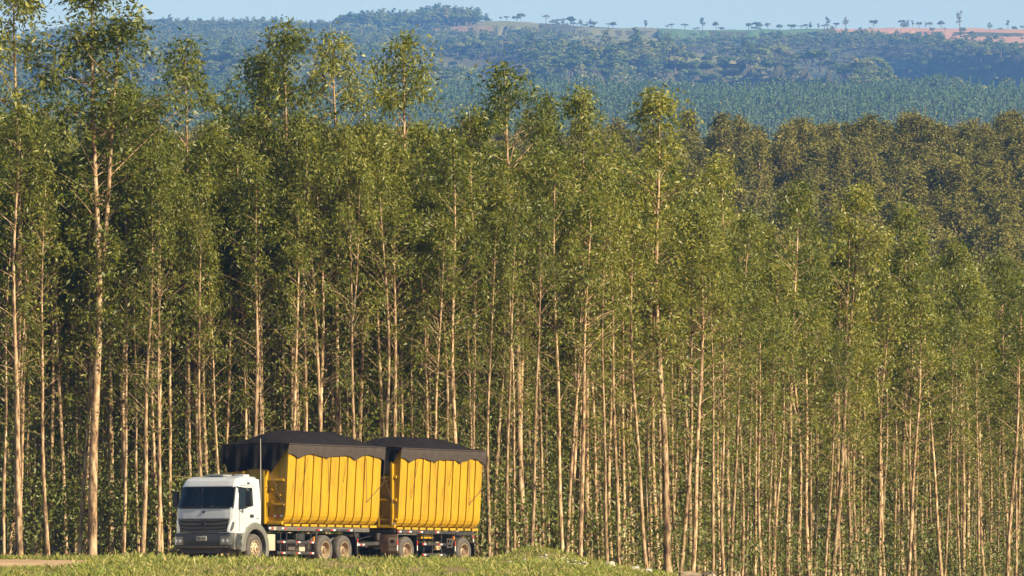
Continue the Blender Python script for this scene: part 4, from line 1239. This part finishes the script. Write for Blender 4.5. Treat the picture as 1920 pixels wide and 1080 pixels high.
        # lamps
        hl = MB().grid([[pt(sd * q_, z, .014) for q_ in np.linspace(s0, s1, 6)] for z, s0, s1 in ((1.10, .78, .90), (1.2, .79, .93), (1.32, .82, .95), (1.44, .87, .96), (1.53, .92, .965))]).build("headlamp", M['lens'], cab, smooth=True)
        MB().grid([[pt(sd * q_, z, .017) for q_ in np.linspace(s0, s1, 4)] for z, s0, s1 in ((1.13, .875, .915), (1.22, .885, .95), (1.34, .905, .965), (1.45, .93, .97))]).build("lamp_glass", M['lampdark'], hl, smooth=True)
    sh.build("cab_shell", M['white'], cab, smooth=True)
    # windscreen, cowl, grille
    MB().grid([[pt(s, z, -.006) for s in np.linspace(-.925, .925, 21)] for z in np.linspace(1.93, 2.66, 6)]).build("windscreen", M['glass'], cab, smooth=True)
    sl = MB()
    sl.grid([[pt(s, z, .006) for s in np.linspace(-.93, .93, 17)] for z in (1.905, 1.955)])
    sl.grid([[pt(s, z, .006) for s in np.linspace(-.93, .93, 17)] for z in (2.64, 2.675)])
    for s_ in (-1, 1): sl.grid([[pt(s_ * s, z, .006) for s in (.915, .94)] for z in np.linspace(1.93, 2.66, 5)])
    sl.build("windscreen_seal", M['black'], cab)
    for s0, s1 in ((-.75, -.1), (.05, .75)): MB().tube([pt(s0, 1.95, .03), pt(s1, 1.975, .035)], .012, 5).build("wiper", M['black'], cab)
    MB().grid([[pt(s * (.79 + .05 * (z - 1.1) / .45), z, .012) for s in np.linspace(-1, 1, 15)] for z in (1.09, 1.25, 1.4, 1.565)]).build("grille_panel", M['black'], cab)
    for z_, w_, th in ((1.50, .84, .03), (1.37, .82, .05), (1.24, .79, .035), (1.12, .77, .045)):
        MB().grid([[tuple(np.array(pt(s * w_, z_ + dz + .10 * max(0, abs(s) - .6) ** 1 * (1 if z_ > 1.2 else 1), .035 + off))) for s in np.linspace(-1, 1, 19)] for dz, off in ((-th, -.03), (-th * .7, .012), (th * .6, .02), (th, -.03))]).build("grille_slat", M['slat'], cab, smooth=True)
    # round badge with three-pointed emblem, a small one above
    def badge(z, r_, off, mt):
        c = pt(0, z, off); b_ = MB(); n = 20
        for k in range(n):
            t0_, t1_ = 2 * math.pi * k / n, 2 * math.pi * (k + 1) / n
            b_.bar((c[0], r_ * math.sin(t0_), c[2] + r_ * math.cos(t0_)), (c[0], r_ * math.sin(t1_), c[2] + r_ * math.cos(t1_)), r_ * .22, .03, up=(1, 0, 0))
        for k in range(3):
            t_ = 2 * math.pi * k / 3; b_.bar((c[0], 0, c[2]), (c[0], r_ * math.sin(t_), c[2] + r_ * math.cos(t_)), r_ * .26, .03, up=(1, 0, 0))
        b_.build("badge", mt, cab)
    badge(1.37, .115, .075, M['dark_plastic']); badge(1.79, .042, .012, M['ink'])
    # bumper
    bp = MB()
    bs_ = np.linspace(-1, 1, 25)
    bf = lambda s: 1.53 - .05 * s * s - .22 * max(0, (abs(s) - .82) / .18) ** 2
    prof = ((1.035, -.16), (1.03, -.03), (.98, 0), (.75, .01), (.60, -.005), (.54, -.05), (.52, -.18))
    bp.grid([[(bf(s) + o_, s * 1.255, z_) for s in bs_] for z_, o_ in prof])
    for sd in (1, -1): bp.grid([[(a_, sd * 1.255, z_) for a_ in (bf(1) - .02, 1.1, .98)] for z_ in (1.03, .54)])
    bpo = bp.build("bumper", M['dark_plastic'], cab, smooth=True)
    MB().grid([[(bf(s * .5) + .013, s * .66, z_) for s in np.linspace(-1, 1, 9)] for z_ in (.60, .76)]).build("bumper_intake", M['black'], bpo)
    MB().grid([[(bf(s) + .016, s * 1.2, z_) for s in np.linspace(-.97, .97, 15)] for z_ in (.575, .598)]).build("bumper_trim", M['grey_plastic'], bpo)
    MB().box(bf(0) + .0, bf(0) + .03, -.205, .205, .80, .955).build("number_plate", M['plate'], bpo, bevel=.006)
    for k, yy in enumerate((-.15, -.10, -.05, .03, .075, .12, .165)):
        MB().box(bf(0) + .031, bf(0) + .033, yy - .015, yy + .015, .835, .92).build("plate_character", M['ink'], bpo)
    for sd in (1, -1):
        lh = MB().grid([[(bf(s) + .014, sd * s * 1.255, z_) for s in np.linspace(.60, .93, 7)] for z_ in (.66, .8, .94)]).build("fog_lamp", M['lampdark'], bpo, smooth=True)
        for s in (.70, .84):
            y_ = sd * s * 1.255; l = MB(); n = 12
            l.add([(bf(s) + .024, y_ + .062 * math.cos(2 * math.pi * k / n), .80 + .062 * math.sin(2 * math.pi * k / n)) for k in range(n)], [tuple(range(n))]); l.build("lamp_bulb", M['lens'], lh)
    MB().box(.6, 1.36, -1.0, 1.0, .36, .54).build("underrun_guard", M['chassis'], cab, bevel=.02)
    # roof fittings
    rh = MB().box(.05, .62, -.42, .30, 3.05, 3.11).build("roof_hatch", M['white'], cab, bevel=.02)
    MB().box(.03, .64, -.44, .32, 3.085, 3.10).build("hatch_seal", M['black'], rh)
    MB().box(-.1, .28, .52, .92, 3.0, 3.10).build("roof_vent", M['white'], cab, bevel=.03)
    # inside
    it = MB(); it.box(-.33, -.28, -1.1, 1.1, 1.2, 2.9); it.box(-.3, 1.2, -1.12, 1.12, 1.2, 1.25); it.box(-.3, .5, -1.0, 1.0, 2.90, 2.93); it.build("cab_lining", M['interior'], cab)
    MB().box(.80, 1.20, -1.08, 1.08, 1.45, 1.86).build("dashboard", M['interior'], cab, bevel=.05)
    for y_ in (.55, -.55):
        st = MB().box(-.05, .40, y_ - .25, y_ + .25, 1.5, 1.66).build("driver_seat" if y_ > 0 else "passenger_seat", M['seat'], cab, bevel=.04)
        MB().bar((-.02, y_, 1.62), (-.18, y_, 2.30), .12, .48, up=(1, 0, .1)).build("seat_back", M['seat'], st, bevel=.03)
        MB().box(-.24, -.14, y_ - .13, y_ + .13, 2.33, 2.52).build("head_rest", M['seat'], st, bevel=.03)
    sw = MB(); cc = Vector((.66, .55, 1.93)); ux = Vector((0, 1, 0)); uz = Vector((-.35, 0, .94))
    sw.tube([cc + ux * .22 * math.cos(t_) + uz * .22 * math.sin(t_) for t_ in np.linspace(0, 2 * math.pi, 21)], .016, 6)
    for t_ in (.4, 2.74, 4.71): sw.tube([cc, cc + ux * .22 * math.cos(t_) + uz * .22 * math.sin(t_)], .013, 5)
    sw.build("steering_wheel", M['black'], cab)
    # whip aerial
    MB().tube([(-.45, 1.15, 1.5), (-.45, 1.16, 2.6), (-.40, 1.18, 4.35)], [.022, .018, .012], 6).build("aerial", M['steel'], T)
    # ---- chassis
    for b_ in (-.42, .42): MB().box(-7.6, 1.1, b_ - .045, b_ + .045, .80, 1.10).build("frame_rail", M['chassis'], T, bevel=.01)
    for b_ in (-1.14, 1.14): MB().box(-7.7, -1.0, b_ - .035, b_ + .035, 1.17, 1.315).build("body_rail", M['rail'], T, bevel=.008)
    MB().box(-7.6, -1.1, -1.08, 1.08, 1.20, 1.30).build("deck", M['chassis'], T)
    for a in (-1.1, -1.95, -2.85): reflector(T, a, 1.178, 1.225, flip=True, wid=.15)
    MB().box(-1.42, -1.28, 1.176, 1.184, 1.19, 1.30).build("data_plate", M['cream'], T)
    for k, a in enumerate((0, -4.66, -5.96)):
        MB().tube([(a, -1.0, .52), (a, 1.0, .52)], .075, 8).build("axle", M['chassis'], T)
        if k: MB().lathe_y([(0, -.2), (.2, -.14), (.24, 0), (.2, .14), (0, .2)], (a, 0, .52), 14).build("differential", M['chassis'], T, smooth=True)
        for sd in (1, -1): wheel(T, a, 1.22, sd, 'steer' if k == 0 else 'dual')
    for sd in (1, -1):
        MB().box(-1.28, -.78, sd * .98, sd * 1.245, .47, 1.04).build("battery_cover", M['cream'], T, bevel=.03)
        MB().lathe_y([(0, -.45), (.26, -.45), (.27, -.40), (.27, .40), (.26, .45), (0, .45)], (0, 0, 0), 20).build("fuel_tank", M['rail'], T, smooth=True)
        t_ = T.children[-1]; t_.rotation_euler = (0, 0, R(90)); t_.location = (-1.95, sd * .84, .72)
        for a, w_, z0_, z1_, mt in ((-2.75, .5, .50, .86, 'rail'), (-3.4, .42, .46, .80, 'cream'), (-3.3, .6, .86, 1.1, 'chassis')):
            MB().box(a - w_ / 2, a + w_ / 2, sd * .60, sd * 1.02, z0_, z1_).build("equipment_box", M[mt], T, bevel=.02)
    side_guard(T, -1.45, -3.95, (-1.75, -2.15, -2.95, -3.75), (-1.85, -2.85, -3.75))
    # rear wheel hoops with reflectors
    for sd in (1, -1):
        y_ = sd * 1.20
        h = MB()
        for p, q in (((-3.98, .86), (-4.12, 1.22)), ((-4.12, 1.22), (-6.55, 1.22)), ((-6.55, 1.22), (-6.78, .86)), ((-6.78, .86), (-6.80, .40))): h.bar((p[0], y_, p[1]), (q[0], y_, q[1]), .05, .07)
        h.build("mudguard_bar", M['chassis'], T)
        MB().box(-6.82, -6.79, sd * .62, sd * 1.22, .30, 1.0).build("mud_flap", M['black'], T)
    for a in (-4.25, -5.15, -6.3): reflector(T, a, 1.226, 1.195, wid=.16)
    reflector(T, -6.79, 1.24, .80, vert=True, wid=.13)
    MB().box(-3.93, -3.88, 1.16, 1.21, .80, .98).build("side_lamp", M['amber'], T)
    rb = MB().box(-7.62, -7.52, -1.15, 1.15, .62, .76).build("rear_bumper", M['chassis'], T, bevel=.01)
    for a in (-6.95, -7.25): reflector(T, a, 1.16, .70, wid=.14)
    MB().box(-7.6, -6.85, 1.10, 1.155, .66, .78).build("rear_guard_rail", M['chassis'], T)
    hb = hopper(T, -2.05, -8.39, 11, dict(posts=[(.42, .10, .24), (-.42, .10, .24)], cross=[(2.9, .08), (2.05, .08)], post_top=3.25))
    for b_ in (.72, .98): reflector(hb, -1.99, b_, 1.66, fwd=True, wid=.11, ht=.06)
    for b_, z_ in ((.62, 2.6), (.62, 2.18), (.95, 2.4), (.8, 2.75)): MB().box(-2.05, -1.95, b_ - .05, b_ + .05, z_, z_ + .035).build("rung", M['yellow'], hb)
    tarp("tarpaulin", -2.05, -8.39, "black tarpaulin with scalloped border over the front load box behind the cab", 1)
    # hat on the dashboard
    h = MB(); h.lathe_y([(.0, .13), (.07, .13), (.095, .10), (.105, .02), (.17, .0), (.18, -.005)], (0, 0, 0), 18)
    ho_ = h.build("hat", M['hat'], None, smooth=True); ho_.rotation_euler = (R(90), 0, 0); ho_.location = local_xyz(1.02, .12, 1.885)
    ho_.rotation_euler = (R(90), 0, 0)
    tag(ho_, "pale yellow hat lying on the lorry's dashboard behind the windscreen", "hat")
    return T
build_truck()

def build_trailer():
    AO = -10.26
    T = empty("trailer", local_xyz(AO, 0, 0)); T.rotation_euler = (0, 0, YAW)
    tag(T, "two-axle drawbar trailer with yellow ribbed load box coupled behind the lorry", "trailer")
    rear = -4.06
    for a in (0, rear):
        MB().tube([(a, -1.0, .52), (a, 1.0, .52)], .075, 8).build("axle", M['chassis'], T)
        for sd in (1, -1): wheel(T, a, 1.22, sd, 'dual')
    for b_ in (-.45, .45): MB().box(-5.0, .9, b_ - .05, b_ + .05, .90, 1.16).build("frame_rail", M['chassis'], T, bevel=.01)
    for b_ in (-1.12, 1.12): MB().box(-2.3, .55, b_ - .035, b_ + .035, 1.14, 1.29).build("body_rail", M['chassis'], T, bevel=.008)
    MB().box(-5.0, .6, -1.05, 1.05, 1.16, 1.26).build("deck", M['chassis'], T)
    MB().lathe_y([(0, -.06), (.55, -.06), (.55, .06), (0, .06)], (0, 0, 0), 24).build("turntable", M['chassis'], T)
    T.children[-1].rotation_euler = (R(90), 0, 0); T.children[-1].location = (0, 0, .96)
    MB().box(-.7, .7, -.55, .55, .66, .90).build("dolly_frame", M['chassis'], T, bevel=.02)
    for sd in (1, -1): MB().bar((.6, sd * .45, .80), (2.75, 0, .72), .09, .12).build("drawbar", M['chassis'], T)
    MB().tube([(.9, .2, 1.05), (1.8, .35, .95), (2.8, .1, 1.05)], .025, 6).build("air_hose", M['black'], T)
    # guards round the front wheels
    for sd in (1, -1):
        g = MB().box(.66, .70, sd * .52, sd * 1.23, .46, 1.10).build("front_guard", M['hub'], T, bevel=.008)
        MB().box(.702, .71, sd * .86, sd * 1.21, .52, 1.00).build("guard_sign", M['cream'], g)
        for p in ((.93, 1.1, .80, .92), (.88, .98, .66, .685), (1.02, 1.18, .655, .68)): MB().box(.711, .714, *sorted((sd * p[0], sd * p[1])), p[2], p[3]).build("sign_mark", M['ink'], g)
        MB().box(-.66, .70, sd * .55, sd * 1.22, 1.10, 1.13).build("mudguard_top", M['rail'], T, bevel=.005)
        MB().box(-.70, -.66, sd * .60, sd * 1.22, .40, 1.12).build("mud_flap", M['black'], T)
        fl = MB().box(rear + .66, rear + .70, sd * .62, sd * 1.20, .40, 1.16).build("mud_flap", M['chassis'], T)
        MB().box(rear + .702, rear + .71, sd * .88, sd * 1.14, .66, 1.0).build("speed_plate", M['whiter'], fl)
        for p in ((.93, .99, .86, .95), (1.03, 1.09, .84, .93), (.94, 1.08, .72, .78)): MB().box(rear + .711, rear + .713, *sorted((sd * p[0], sd * p[1])), p[2], p[3]).build("plate_mark", M['ink'], fl)
        h = MB()
        for p, q in (((rear + .62, 1.16), (rear - .45, 1.16)), ((rear - .45, 1.16), (rear - .72, .78))): h.bar((p[0], sd * 1.20, p[1]), (q[0], sd * 1.20, q[1]), .05, .07)
        h.build("mudguard_bar", M['chassis'], T)
        MB().box(rear - .76, rear - .73, sd * .6, sd * 1.2, .35, .85).build("rear_flap", M['black'], T)
    reflector(T, .72, 1.235, .72, vert=True, wid=.18, ht=.07)
    reflector(T, -.67, 1.235, .72, vert=True, wid=.18, ht=.05)
    reflector(T, rear + .70, 1.235, .72, vert=True, wid=.18, ht=.05)
    reflector(T, rear - .60, 1.235, 1.0, vert=True, wid=.12, ht=.06)
    MB().box(rear + .72, rear + .76, 1.15, 1.21, .95, 1.08).build("side_lamp", M['amber'], T)
    for a in (.45, -.25, -1.05, -2.2): reflector(T, a, 1.156, 1.19, wid=.14)
    side_guard(T, -1.05, -2.75, (-1.25, -1.85, -2.5), (-1.2, -2.35))
    MB().box(-2.2, -1.35, .55, 1.0, .98, 1.14).build("tool_box", M['yellow'], T, bevel=.02)
    hb = hopper(T, .58, -5.30, 11, dict(posts=[(.95, .12, .12), (-.95, .12, .12), (.42, .08, .14), (-.42, .08, .14)], cross=[(3.12, .10), (2.30, .10), (1.62, .06)], post_top=4.1, braces=[((-.9, 2.35), (.9, 3.1)), ((.4, 1.6), (1.0, 2.3))]), zdrop=.04)
    reflector(hb, .68, 1.0, 1.46, fwd=True, wid=.12, ht=.07)
    tarp("tarpaulin", AO + .58, AO - 5.30, "black tarpaulin with scalloped border over the trailer's load box", 2, peak=.42)
build_trailer()
# ------------------------------------------------------------------ the air
hz = MB(); hz.box(-2400, 2400, -90, 9700, -8, 800)
hm = bpy.data.materials.new("haze_air"); hm.use_nodes = True; hn = hm.node_tree; hn.nodes.clear()
pv = hn.nodes.new("ShaderNodeVolumePrincipled"); ho = hn.nodes.new("ShaderNodeOutputMaterial")
pv.inputs["Color"].default_value = (.17, .41, 1.0, 1); pv.inputs["Density"].default_value = .000068; pv.inputs["Anisotropy"].default_value = -.2
hn.links.new(pv.outputs[0], ho.inputs["Volume"])
hz = hz.build("haze", hm); tag(hz, "thin blue haze filling the air over the valley", kind="stuff")
